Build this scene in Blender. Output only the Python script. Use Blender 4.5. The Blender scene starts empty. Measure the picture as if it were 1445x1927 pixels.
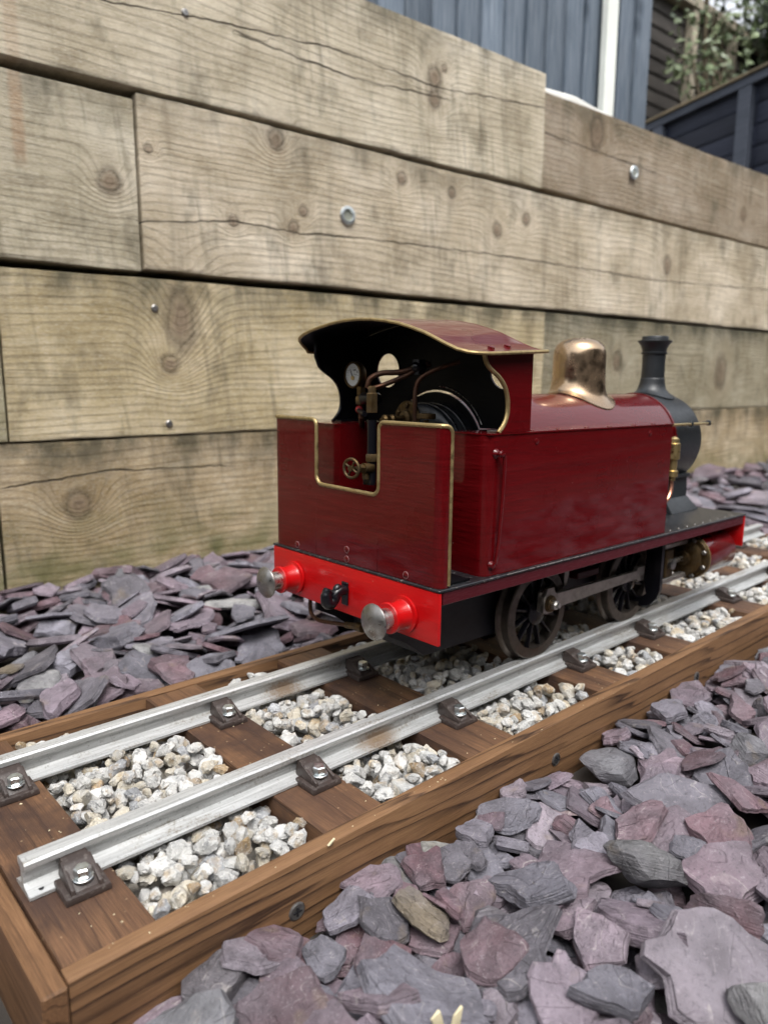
import bpy, bmesh, math, random
import numpy as np
from mathutils import Vector, Matrix, Euler, noise
from mathutils.geometry import tessellate_polygon

random.seed(7)
rng = np.random.default_rng(7)
PI = math.pi
S = 0.001                       # everything below is written in millimetres
SC = bpy.context.scene
COL = SC.collection

# ---------------------------------------------------------------- camera, sky, sun, exposure
cam_d = bpy.data.cameras.new("camera")
cam = bpy.data.objects.new("camera", cam_d); COL.objects.link(cam)
YAW, PIT, ROL = math.radians(47.99), math.radians(10.21), math.radians(0.194)
F = Vector((math.cos(YAW)*math.cos(PIT), math.sin(YAW)*math.cos(PIT), -math.sin(PIT)))
RT = Vector((math.sin(YAW), -math.cos(YAW), 0)); UP = RT.cross(F)
R2 = RT*math.cos(ROL) + UP*math.sin(ROL); U2 = -RT*math.sin(ROL) + UP*math.cos(ROL)
cam.matrix_world = Matrix(((R2.x, U2.x, -F.x, 0.0), (R2.y, U2.y, -F.y, -0.5178), (R2.z, U2.z, -F.z, 0.2877), (0, 0, 0, 1)))
cam_d.sensor_fit = 'VERTICAL'; cam_d.sensor_height = 36; cam_d.sensor_width = 27
cam_d.lens = 36*1395.8/1927
cam_d.clip_start = 0.02; cam_d.clip_end = 400
cam_d.dof.use_dof = True; cam_d.dof.focus_distance = 0.60; cam_d.dof.aperture_fstop = 6.8
SC.camera = cam

w = bpy.data.worlds.new("World"); SC.world = w; w.use_nodes = True
nt = w.node_tree; nt.nodes.clear()
sky = nt.nodes.new('ShaderNodeTexSky'); sky.sky_type = 'NISHITA'; sky.sun_disc = False
SUN_EL, SUN_AZ = math.radians(62), math.radians(-118)      # high, behind and to the right of the camera
sky.sun_elevation = SUN_EL; sky.sun_rotation = math.radians(90) - SUN_AZ
sky.air_density = 1.0; sky.dust_density = 4.0; sky.ozone_density = 1.0
hs = nt.nodes.new('ShaderNodeHueSaturation'); hs.inputs['Saturation'].default_value = 0.22   # cloud cover: nearly colourless sky
bg = nt.nodes.new('ShaderNodeBackground'); bg.inputs['Strength'].default_value = 0.15
wo = nt.nodes.new('ShaderNodeOutputWorld')
nt.links.new(sky.outputs[0], hs.inputs['Color']); nt.links.new(hs.outputs[0], bg.inputs['Color']); nt.links.new(bg.outputs[0], wo.inputs[0])

sd = bpy.data.lights.new("sun", 'SUN'); sd.energy = 0.65; sd.angle = math.radians(24); sd.color = (1.0, 0.97, 0.93)
sun = bpy.data.objects.new("sun", sd); COL.objects.link(sun)
sun.rotation_euler = Vector((-math.cos(SUN_EL)*math.cos(SUN_AZ), -math.cos(SUN_EL)*math.sin(SUN_AZ), -math.sin(SUN_EL))).to_track_quat('-Z', 'Y').to_euler()
vs = SC.view_settings; vs.view_transform = 'Standard'; vs.look = 'None'; vs.gamma = 1; vs.exposure = 1.28
vs.use_curve_mapping = False

# ---------------------------------------------------------------- mesh helpers
class MB:
    def __init__(s): s.v = []; s.f = []
    def add(s, vs_, fs_):
        o = len(s.v); s.v += [tuple(v) for v in vs_]; s.f += [tuple(i+o for i in f) for f in fs_]; return s
    def bm(s, b):
        b.verts.index_update(); s.add([v.co[:] for v in b.verts], [[v.index for v in f.verts] for f in b.faces]); b.free(); return s
    def box(s, x0, x1, y0, y1, z0, z1, bev=0, seg=1):
        b = bmesh.new(); bmesh.ops.create_cube(b, size=1)
        for v in b.verts: v.co = Vector(((x0+x1)/2+v.co.x*(x1-x0), (y0+y1)/2+v.co.y*(y1-y0), (z0+z1)/2+v.co.z*(z1-z0)))
        if bev: bmesh.ops.bevel(b, geom=b.edges[:], offset=bev, segments=seg, affect='EDGES', profile=.6)
        return s.bm(b)
    def hull8(s, P, bev=0):
        b = bmesh.new(); V = [b.verts.new(p) for p in P]
        for f in ((0,3,2,1),(4,5,6,7),(0,1,5,4),(1,2,6,5),(2,3,7,6),(3,0,4,7)): b.faces.new([V[i] for i in f])
        bmesh.ops.recalc_face_normals(b, faces=b.faces[:])
        if bev: bmesh.ops.bevel(b, geom=b.edges[:], offset=bev, segments=2, affect='EDGES', profile=.6)
        return s.bm(b)
    def lathe(s, prof, o, ax, n=32):
        """prof: (radius, distance along axis) pairs"""
        ax = Vector(ax).normalized(); o = Vector(o)
        u = ax.orthogonal().normalized(); w_ = ax.cross(u)
        vs_ = []; fs_ = []
        for r, h in prof:
            for k in range(n):
                a = 2*PI*k/n; vs_.append(o + ax*h + (u*math.cos(a) + w_*math.sin(a))*max(r, .001))
        m = len(prof)
        for i in range(m-1):
            for k in range(n):
                k2 = (k+1) % n; fs_.append((i*n+k, i*n+k2, (i+1)*n+k2, (i+1)*n+k))
        fs_.append(tuple(reversed(range(n)))); fs_.append(tuple(range((m-1)*n, m*n)))
        return s.add(vs_, fs_)
    def cyl(s, p0, p1, r0, r1=None, n=20, bev=0):
        p0, p1 = Vector(p0), Vector(p1); r1 = r0 if r1 is None else r1; L = (p1-p0).length
        pr = [(r0-bev, 0), (r0, bev), (r1, L-bev), (r1-bev, L)] if bev else [(r0, 0), (r1, L)]
        return s.lathe(pr, p0, p1-p0, n)
    def tube(s, pts, r, n=10, smooth=4, closed=False):
        P = [Vector(p) for p in pts]
        if smooth:
            Q = []; m = len(P)
            for i in range(m-1 if not closed else m):
                a = P[i-1] if (i > 0 or closed) else P[0]*2-P[1]
                b, c = P[i], P[(i+1) % m]
                d = P[(i+2) % m] if (i+2 < m or closed) else P[-1]*2-P[-2]
                for k in range(smooth):
                    t = k/smooth
                    Q.append(.5*((2*b)+(c-a)*t+(2*a-5*b+4*c-d)*t*t+(3*b-a-3*c+d)*t**3))
            if not closed: Q.append(P[-1])
            P = Q
        m = len(P); vs_ = []; fs_ = []
        tg = [(P[(i+1) % m]-P[i-1]) if (closed or 0 < i < m-1) else (P[1]-P[0] if i == 0 else P[-1]-P[-2]) for i in range(m)]
        u = tg[0].orthogonal().normalized()
        for i in range(m):
            t = tg[i].normalized(); u = (u - t*u.dot(t)); u = u.normalized() if u.length > 1e-6 else t.orthogonal().normalized(); w_ = t.cross(u)
            rr = r[i*(len(r)-1)//max(1, m-1)] if isinstance(r, (list, tuple)) else r
            for k in range(n):
                a = 2*PI*k/n; vs_.append(P[i]+(u*math.cos(a)+w_*math.sin(a))*rr)
        for i in range(m if closed else m-1):
            j = (i+1) % m
            for k in range(n):
                k2 = (k+1) % n; fs_.append((i*n+k, i*n+k2, j*n+k2, j*n+k))
        if not closed: fs_.append(tuple(reversed(range(n)))); fs_.append(tuple(range((m-1)*n, m*n)))
        return s.add(vs_, fs_)
    def plate(s, outer, holes, mp, t0, t1):
        """flat plate with holes: 2D outlines mapped by mp(u, v, t)"""
        loops = [outer]+holes
        tri = tessellate_polygon([[Vector((a, b, 0)) for a, b in L] for L in loops])
        flat = [p for L in loops for p in L]; n = len(flat)
        vs_ = [mp(a, b, t0) for a, b in flat]+[mp(a, b, t1) for a, b in flat]
        fs_ = [tuple(t) for t in tri]+[tuple(i+n for i in reversed(t)) for t in tri]
        o = 0
        for L in loops:
            m = len(L)
            for i in range(m): fs_.append((o+i, o+(i+1) % m, n+o+(i+1) % m, n+o+i))
            o += m
        return s.add(vs_, fs_)
    def ball(s, c, r, sub=2):
        b = bmesh.new(); bmesh.ops.create_icosphere(b, subdivisions=sub, radius=1)
        r = (r, r, r) if not isinstance(r, (tuple, list)) else r
        for v in b.verts: v.co = Vector((c[0]+v.co.x*r[0], c[1]+v.co.y*r[1], c[2]+v.co.z*r[2]))
        return s.bm(b)
    def grid(s, P):
        """P: rows of points"""
        n, m = len(P), len(P[0]); o = len(s.v)
        s.v += [tuple(p) for r in P for p in r]
        s.f += [(o+i*m+j, o+i*m+j+1, o+(i+1)*m+j+1, o+(i+1)*m+j) for i in range(n-1) for j in range(m-1)]
        return s
    def mesh(s, name, mat, off=(0, 0, 0), smooth=35, recalc=True):
        me = bpy.data.meshes.new(name)
        V = (np.array(s.v, dtype=float)-np.array(off, dtype=float))*S
        me.from_pydata(V.tolist(), [], s.f); me.update()
        if recalc:
            b = bmesh.new(); b.from_mesh(me); bmesh.ops.recalc_face_normals(b, faces=b.faces[:]); b.to_mesh(me); b.free()
        if smooth:
            me.polygons.foreach_set('use_smooth', [True]*len(me.polygons)); me.set_sharp_from_angle(angle=math.radians(smooth))
        if mat: me.materials.append(mat)
        return me
    def obj(s, name, mat, parent=None, off=(0, 0, 0), smooth=35, label=None, color=None, recalc=True):
        o = bpy.data.objects.new(name, s.mesh(name, mat, off, smooth, recalc)); COL.objects.link(o)
        if parent: o.parent = parent
        if label: o['label'] = label
        if color: o.color = (*color, 1)
        return o

def empty(name, loc=(0, 0, 0), rot=(0, 0, 0)):
    o = bpy.data.objects.new(name, None); COL.objects.link(o)
    o.location = Vector(loc)*S; o.rotation_euler = rot; o.empty_display_size = .02; return o
def tag(o, label=None, cat=None, group=None, kind=None):
    for k, v in (('label', label), ('category', cat), ('group', group), ('kind', kind)):
        if v: o[k] = v
    return o
def inst(src, name, parent, loc=(0, 0, 0), rot=None, color=None, scale=None):
    o = bpy.data.objects.new(name, src); COL.objects.link(o)
    if parent: o.parent = parent
    o.location = loc
    if rot is not None: o.rotation_euler = rot
    if scale is not None: o.scale = scale
    if color is not None: o.color = (*color, 1)
    return o

# ---------------------------------------------------------------- node helpers
class NB:
    def __init__(s, name):
        s.m = bpy.data.materials.new(name); s.m.use_nodes = True; s.t = s.m.node_tree; s.t.nodes.clear()
        s.out = s.t.nodes.new('ShaderNodeOutputMaterial'); s.b = s.t.nodes.new('ShaderNodeBsdfPrincipled')
        s.t.links.new(s.b.outputs[0], s.out.inputs[0]); s.tc = s.t.nodes.new('ShaderNodeTexCoord')
    def n(s, ty, **kw):
        x = s.t.nodes.new(ty)
        for k, v in kw.items(): setattr(x, k, v)
        return x
    def l(s, a, b):
        if isinstance(a, bpy.types.NodeSocket): s.t.links.new(a, b)
        else:
            if hasattr(b.default_value, '__len__') and not hasattr(a, '__len__'): a = (a,)*len(b.default_value)
            if hasattr(a, '__len__') and len(a) == 3 and len(b.default_value) == 4: a = (*a, 1)
            b.default_value = a
    def ma(s, op, a, b=0.0, c=0.0, clamp=False):
        x = s.n('ShaderNodeMath', operation=op, use_clamp=clamp); s.l(a, x.inputs[0]); s.l(b, x.inputs[1]); s.l(c, x.inputs[2]); return x.outputs[0]
    def add(s, a, b): return s.ma('ADD', a, b)
    def mul(s, a, b): return s.ma('MULTIPLY', a, b)
    def sub(s, a, b): return s.ma('SUBTRACT', a, b)
    def obj(s): return s.tc.outputs['Object']
    def map(s, vec=None, sc=(1, 1, 1), rot=(0, 0, 0), loc=(0, 0, 0)):
        x = s.n('ShaderNodeMapping'); s.l(vec if vec is not None else s.obj(), x.inputs['Vector']); x.inputs['Scale'].default_value = sc
        x.inputs['Rotation'].default_value = rot; s.l(loc, x.inputs['Location']); return x.outputs[0]
    def xyz(s, vec=None):
        x = s.n('ShaderNodeSeparateXYZ'); s.l(vec if vec is not None else s.obj(), x.inputs[0]); return x.outputs[:]
    def comb(s, x, y, z):
        c = s.n('ShaderNodeCombineXYZ'); s.l(x, c.inputs[0]); s.l(y, c.inputs[1]); s.l(z, c.inputs[2]); return c.outputs[0]
    def noise(s, vec, scale, detail=4, rough=.55, w_=None, dist=0):
        x = s.n('ShaderNodeTexNoise', noise_dimensions='4D' if w_ is not None else '3D'); s.l(vec, x.inputs['Vector'])
        if w_ is not None: s.l(w_, x.inputs['W'])
        x.inputs['Scale'].default_value = scale; x.inputs['Detail'].default_value = detail; x.inputs['Roughness'].default_value = rough
        x.inputs['Distortion'].default_value = dist; return x.outputs['Fac']
    def vor(s, vec, scale, feature='F1', out='Distance', rnd=1):
        x = s.n('ShaderNodeTexVoronoi', feature=feature); s.l(vec, x.inputs['Vector']); x.inputs['Scale'].default_value = scale
        x.inputs['Randomness'].default_value = rnd; return x.outputs[out]
    def ramp(s, fac, stops, interp='LINEAR'):
        x = s.n('ShaderNodeValToRGB'); x.color_ramp.interpolation = interp; s.l(fac, x.inputs[0]); e = x.color_ramp.elements
        while len(e) < len(stops): e.new(.5)
        for el, (p, c) in zip(e, stops):
            el.position = p; c = (c, c, c) if not hasattr(c, '__len__') else c; el.color = (*c[:3], 1)
        return x.outputs[0]
    def rg(s, v, a, b, c=0., d=1.):
        x = s.n('ShaderNodeMapRange'); s.l(v, x.inputs[0])
        for i, q in enumerate((a, b, c, d)): s.l(q, x.inputs[i+1])
        return x.outputs[0]
    def mix(s, fac, a, b, mode='MIX'):
        x = s.n('ShaderNodeMix', data_type='RGBA', blend_type=mode); s.l(fac, x.inputs['Factor']); s.l(a, x.inputs[6]); s.l(b, x.inputs[7]); return x.outputs[2]
    def bump(s, h, strength=.3, dist=.001, nrm=None):
        x = s.n('ShaderNodeBump'); s.l(h, x.inputs['Height']); x.inputs['Strength'].default_value = strength; x.inputs['Distance'].default_value = dist
        if nrm is not None: s.l(nrm, x.inputs['Normal'])
        s.t.links.new(x.outputs[0], s.b.inputs['Normal']); return x.outputs[0]
    def set(s, **kw):
        names = dict(col='Base Color', rough='Roughness', metal='Metallic', coat='Coat Weight', coatr='Coat Roughness', spec='Specular IOR Level', trans='Transmission Weight', sss='Subsurface Weight', emi='Emission Color')
        for k, v in kw.items(): s.l(v, s.b.inputs[names[k]])
        return s.m

def paint(name, col, rough=.3, coat=1., coatr=.06, streak=.25, spec=.5, wear=None, chips=True):
    N = NB(name); v = N.obj()
    br = N.noise(N.map(v, (6, 6, 60)), 9, 3)                       # brush marks run level along the sides
    lo = N.noise(v, 18, 3)
    c = N.mix(N.rg(lo, .35, .65, 0., .35), col, tuple(min(1, x*1.25+.002) for x in col))
    c = N.mix(N.rg(br, .45, .7, 0, .2), c, tuple(x*.75 for x in col))
    if chips:
        sp = N.vor(v, 190, out='Distance'); dots = N.mul(N.rg(sp, .05, .10, 1, 0), N.rg(N.noise(v, 60, 2), .6, .64))
        c = N.mix(N.mul(dots, .8), c, wear or (.30, .22, .2))
    N.set(col=c, rough=N.rg(lo, .3, .7, rough*.8, rough*1.25), coat=coat, coatr=N.rg(br, .3, .7, coatr*.6, coatr*1.8), spec=spec)
    h = N.add(N.mul(br, .6), N.mul(N.noise(v, 900, 2), .08)); h = N.add(h, N.mul(lo, .9)); h = N.add(h, N.mul(N.noise(N.map(v, (5, 5, 34)), 3, 2), 2.2)); N.bump(h, streak, .0009)
    return N.m
def metal(name, col, rough=.3, grime=.5, grimecol=(.03, .02, .012), sc=120, met=1.):
    N = NB(name); v = N.obj(); g = N.noise(v, sc, 5, .65); g2 = N.noise(v, sc*.25, 3)
    f = N.mul(N.rg(N.add(N.mul(g, .6), N.mul(g2, .5)), .48, .72), grime)
    N.set(col=N.mix(f, col, grimecol), rough=N.rg(g, .3, .7, rough*.75, min(1, rough*1.6)), metal=N.sub(met, N.mul(f, .6)))
    N.bump(g, .12, .0004); return N.m
def plain(name, col, rough=.6, sc=150, var=.25, bump=.25, spec=.5, dust=0.):
    N = NB(name); v = N.obj(); g = N.noise(v, sc, 5); g2 = N.noise(v, sc*.12, 3)
    c = N.mix(N.rg(g2, .35, .65), tuple(x*(1-var) for x in col), tuple(x*(1+var) for x in col))
    if dust: c = N.mix(N.mul(N.rg(g, .56, .7), dust), c, (.22, .2, .18))
    N.set(col=c, rough=N.rg(g, .3, .7, rough*.85, min(1, rough*1.15)), spec=spec); N.bump(g, bump, .0006); return N.m

M = {}
M['maroon'] = paint('maroon_enamel', (.080, .0016, .0028), .3, .75, .05, .60, spec=.08)
M['maroon_dull'] = paint('maroon_enamel_underside', (.060, .0035, .007), .45, .35, .2, .2, spec=.2)
M['red'] = paint('signal_red_enamel', (.42, .0035, .0045), .4, .55, .14, .3, spec=.15, wear=(.6, .25, .2))
M['black_gloss'] = paint('black_enamel', (.004, .004, .006), .3, .4, .1, .2, spec=.2, wear=(.12, .12, .12))
M['black_in'] = paint('cab_black', (.002, .002, .003), .5, .06, .3, .15, spec=.1, chips=False)
M['smoke_black'] = plain('smokebox_black', (.013, .0155, .018), .40, 260, .18, .3)
M['plate_black'] = plain('footplate_black', (.011, .012, .014), .34, 300, .3, .3, dust=.5)
M['frame_black'] = plain('frame_black', (.006, .0065, .010), .45, 200, .3, .15)
M['brass'] = metal('beading_brass', (.46, .35, .17), .42, .55, (.10, .07, .03), 160)
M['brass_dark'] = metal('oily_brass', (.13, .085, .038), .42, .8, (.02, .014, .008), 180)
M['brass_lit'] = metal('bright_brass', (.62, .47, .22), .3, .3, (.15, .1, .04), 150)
M['bronze'] = metal('polished_bronze', (.48, .35, .23), .2, .45, (.20, .12, .07), 60)
M['copper'] = metal('tarnished_copper', (.11, .055, .035), .42, .7, (.03, .018, .012), 120)
M['copper_lit'] = metal('bright_copper', (.75, .36, .24), .3, .1)
M['steel'] = metal('worn_steel', (.33, .32, .305), .30, .6, (.09, .08, .07), 160)
M['bright_steel'] = metal('bright_steel', (.62, .61, .58), .25, .35, (.14, .12, .10), 200)
M['rod'] = metal('oiled_steel_rod', (.44, .41, .37), .36, .5, (.08, .07, .055), 90)
M['tyre'] = metal('oily_tyre_steel', (.14, .12, .105), .36, .6, (.03, .025, .021), 110)
M['zinc'] = metal('zinc_plated_steel', (.66, .70, .70), .28, .2, (.3, .3, .28), 300)
M['chair'] = plain('moulded_brown_chair', (.042, .030, .026), .5, 350, .2, .35, dust=.35)
M['dial'] = plain('gauge_dial', (.62, .64, .62), .4, 100, .06, .02)
M['ink'] = plain('black_ink', (.012, .012, .014), .5, 100, .1, .02)
M['knob'] = plain('red_plastic_knob', (.30, .012, .014), .3, 100, .1, .05)
M['lagging'] = plain('black_boiler_wrap', (.010, .012, .015), .35, 120, .4, .9)

M['crack_dust'] = plain('dusty_paint_crack', (.22, .10, .10), .8, 200)
def m_alu():
    N = NB('weathered_aluminium_rail'); v = N.obj()
    st = N.noise(N.map(v, (4, 90, 90)), 6, 5, .6); sp = N.noise(v, 420, 4, .7); big = N.noise(N.map(v, (7, 30, 30)), 3, 3)
    c = N.mix(N.rg(st, .35, .7), (.60, .61, .605), (.36, .365, .36))
    c = N.mix(N.mul(N.rg(sp, .58, .72), .65), c, (.16, .15, .13))
    c = N.mix(N.mul(N.mul(N.rg(big, .56, .66), N.rg(sp, .4, .6)), .5), c, (.17, .12, .06))
    # one brown rust stain by the web
    x, y, z = N.xyz(); d = N.ma('SQRT', N.add(N.ma('POWER', N.mul(N.sub(x, .292), 38.), 2), N.ma('POWER', N.mul(N.sub(z, .074), 110.), 2)))
    c = N.mix(N.mul(N.rg(N.add(d, N.mul(N.sub(sp, .5), 2.)), .3, 1., 1., 0.), .75), c, (.20, .11, .035))
    N.set(col=c, rough=N.rg(sp, .3, .7, .38, .62), metal=.55); N.bump(N.add(N.mul(st, .6), sp), .25, .0005); return N.m
M['alu'] = m_alu()

def wood(name, axis, c0, c1, dark, ring=55, warp=1.2, line=.75, rough=.6, slope=0., bump=.5, dirt=None, fine=1.):
    """sawn, stained softwood: growth lines along one axis, colour by growth ring, pores and dirt"""
    N = NB(name); x, y, z = N.xyz(); rnd = N.n('ShaderNodeObjectInfo').outputs['Random']
    if axis == 'y': x, y = y, x
    u = N.add(x, N.mul(rnd, 7.3))
    p = N.comb(N.mul(u, .9), y, z)
    wp = N.noise(N.comb(N.mul(u, 1.6), N.mul(y, 6), N.mul(z, 6)), 1.6, 3, .45)
    g = N.add(N.mul(N.add(z, N.mul(x, slope)), ring*2), N.mul(y, ring*1.2))
    g = N.add(g, N.mul(wp, warp*9))
    g = N.add(g, N.mul(N.noise(N.comb(N.mul(u, .5), N.mul(y, 45), N.mul(z, 45)), 1.3, 2), 2.6)); fr = N.ma('FRACT', g)
    th_ = N.rg(N.noise(N.comb(N.mul(u, .8), N.mul(y, 30), N.mul(z, 30)), 1.1, 2), .35, .65, .25, .85)
    ln = N.rg(fr, th_, 1., 0., 1.); ln = N.ma('POWER', ln, 1.5)
    edge = N.rg(fr, .0, .07, 1., 0.); ln = N.ma('MAXIMUM', ln, edge)
    fib = N.noise(N.comb(N.mul(u, 5), N.mul(y, 160), N.mul(z, 160)), 7, 4, .7)
    blot = N.noise(N.comb(N.mul(u, 4), N.mul(y, 9), N.mul(z, 9)), 3, 4)
    c = N.mix(N.rg(blot, .3, .7), c0, c1)
    c = N.mix(N.mul(N.mul(ln, line), N.rg(N.noise(N.comb(N.mul(u, 3), N.mul(y, 20), N.mul(z, 20)), 2, 2), .25, .5, .35, 1.)), c, dark)
    c = N.mix(N.mul(N.rg(fib, .5, .75), .5*fine), c, tuple(q*.45 for q in c0))
    c = N.mix(N.mul(N.rg(fib, .5, .3), .28*fine), c, tuple(min(1, q*1.6) for q in c1))
    if dirt:
        dd = N.noise(N.tc.outputs['Object'], 14, 5, .65); ey = N.rg(N.ma('ABSOLUTE', N.sub(N.xyz()[1], 0.)), .085, .14, 1., .15); c = N.mix(N.mul(N.mul(N.rg(dd, .38, .58), .85), ey), c, dirt)
        cr = N.vor(N.tc.outputs['Object'], 160); cm = N.mul(N.rg(cr, .08, .16, 1, 0), N.rg(N.noise(N.tc.outputs['Object'], 45, 2), .52, .6))
        c = N.mix(N.mul(cm, .7), c, (.42, .30, .18))
    N.set(col=c, rough=rough, spec=.35); N.bump(N.add(N.mul(fib, .9), N.mul(ln, -.45)), bump, .0007); return N.m
M['frame_wood'] = wood('stained_frame_timber', 'x', (.142, .073, .034), (.198, .108, .052), (.028, .013, .007), ring=42, warp=.42, line=1.1, slope=.05, bump=.6, fine=1.1)
M['end_wood'] = wood('stained_end_timber', 'y', (.13, .066, .031), (.185, .098, .047), (.04, .018, .009), ring=55, warp=.5, line=.8, bump=.7, fine=1.4)
M['sleeper_wood'] = wood('dark_stained_sleeper', 'y', (.088, .044, .024), (.165, .086, .042), (.022, .011, .008), ring=40, warp=.5, line=.7, bump=.8, fine=1.5, dirt=(.040, .022, .017))

def m_slate(src):
    N = NB('slate_'+src); v = N.obj() if src == 'mass' else N.map(sc=(.034, .034, .034))     # single slates share unit-size meshes
    if src == 'single': base = N.n('ShaderNodeObjectInfo').outputs['Color']; rnd = N.n('ShaderNodeObjectInfo').outputs['Random']
    else: base = N.n('ShaderNodeAttribute', attribute_name='tint').outputs['Color']; rnd = 0.
    pv = N.add(rnd, 0.); sh = N.comb(N.mul(pv, 3.), N.mul(pv, 5.), 0.)
    vv = N.n('ShaderNodeVectorMath', operation='ADD'); N.l(v, vv.inputs[0]); N.l(sh, vv.inputs[1]); v = vv.outputs[0]
    a = N.noise(v, 45, 5, .6, dist=.4); b = N.noise(v, 330, 4, .7); big = N.noise(v, 18, 3, .5)
    lam = N.noise(N.map(v, (.35, .35, 9)), 60, 4, .6)
    c = N.mix(N.rg(big, .38, .62, 0, .45), base, (.125, .118, .135), 'MIX')
    hs_ = N.n('ShaderNodeHueSaturation'); N.l(c, hs_.inputs['Color']); N.l(N.rg(a, .3, .7, .62, 1.38), hs_.inputs['Value']); c = hs_.outputs[0]
    c = N.mix(N.mul(N.rg(b, .58, .72), .5), c, (.34, .31, .33))                    # dust and scratches
    scr = N.noise(N.map(v, (1, .12, 1), rot=(0, 0, .7)), 520, 3, .7); c = N.mix(N.mul(N.rg(scr, .62, .74), .22), c, (.40, .37, .39))
    c = N.mix(N.mul(N.rg(b, .46, .30), .55), c, (.04, .034, .042))
    vein = N.rg(N.ma('ABSOLUTE', N.sub(N.noise(v, 14, 3, .5, dist=1.2), .5)), .0, .006, 1., 0.)
    c = N.mix(N.mul(N.mul(vein, N.rg(a, .48, .6)), .5), c, (.42, .39, .37))
    c = N.mix(N.mul(N.rg(N.noise(v, 25, 3), .62, .72), .35), c, (.20, .15, .09))
    N.set(col=c, rough=N.rg(b, .3, .7, .55, .8), spec=.4)
    ter = N.rg(N.ma('FRACT', N.mul(N.noise(v, 22, 3, .5, dist=.6), 7.)), 0., .12, 0., 1.)
    h = N.add(N.mul(a, 1.6), N.mul(b, .7)); h = N.add(h, N.mul(lam, 1.6)); h = N.add(h, N.mul(ter, .45)); N.bump(h, .8, .0026); return N.m
M['slate'] = m_slate('single'); M['slate_mass'] = m_slate('mass')

def m_stone(src):
    N = NB('granite_chipping_'+src); v = N.obj() if src == 'mass' else N.map(sc=(.009, .009, .009))
    if src == 'single': base = N.n('ShaderNodeObjectInfo').outputs['Color']
    else: base = N.n('ShaderNodeAttribute', attribute_name='tint').outputs['Color']
    rnd = N.n('ShaderNodeObjectInfo').outputs['Random']
    vv = N.n('ShaderNodeVectorMath', operation='ADD'); N.l(v, vv.inputs[0]); N.l(N.comb(rnd, N.mul(rnd, 3), 0.), vv.inputs[1]); v = vv.outputs[0]
    a = N.noise(v, 160, 5, .65); b = N.noise(v, 520, 4, .7); g = N.noise(v, 90, 3)
    c = N.mix(N.rg(g, .45, .65, 0, .5), base, (.36, .37, .38))
    c = N.mix(N.mul(N.rg(a, .55, .66), .75), c, (.12, .125, .13))
    c = N.mix(N.mul(N.rg(N.noise(v, 70, 3), .55, .68), .6), c, (.36, .25, .12))
    c = N.mix(N.mul(N.rg(b, .55, .7), .6), c, (.86, .85, .81))
    N.set(col=c, rough=.7, spec=.45); N.bump(N.add(N.mul(a, 1.5), N.add(N.mul(b, .8), N.mul(g, 1.5))), .9, .0022); return N.m
M['stone'] = m_stone('single'); M['stone_mass'] = m_stone('mass')

# ---------------------------------------------------------------- ground height (slate mound rises towards the wall's far end)
WROT = math.radians(-2.3); WALLY = 740.
def wall_to_world(x, y, z):
    dy = y-WALLY
    return (x*math.cos(WROT)-dy*math.sin(WROT), WALLY+x*math.sin(WROT)+dy*math.cos(WROT), z)
def ground_h(x, y):
    t = np.clip((x-700)/1700, 0, 1); t = t*t*(3-2*t)
    q = np.clip((y-150)/500, 0, 1)
    return np.where(np.asarray(y) < 0, -80., -92.) + 46*t*q + 6*q

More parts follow.
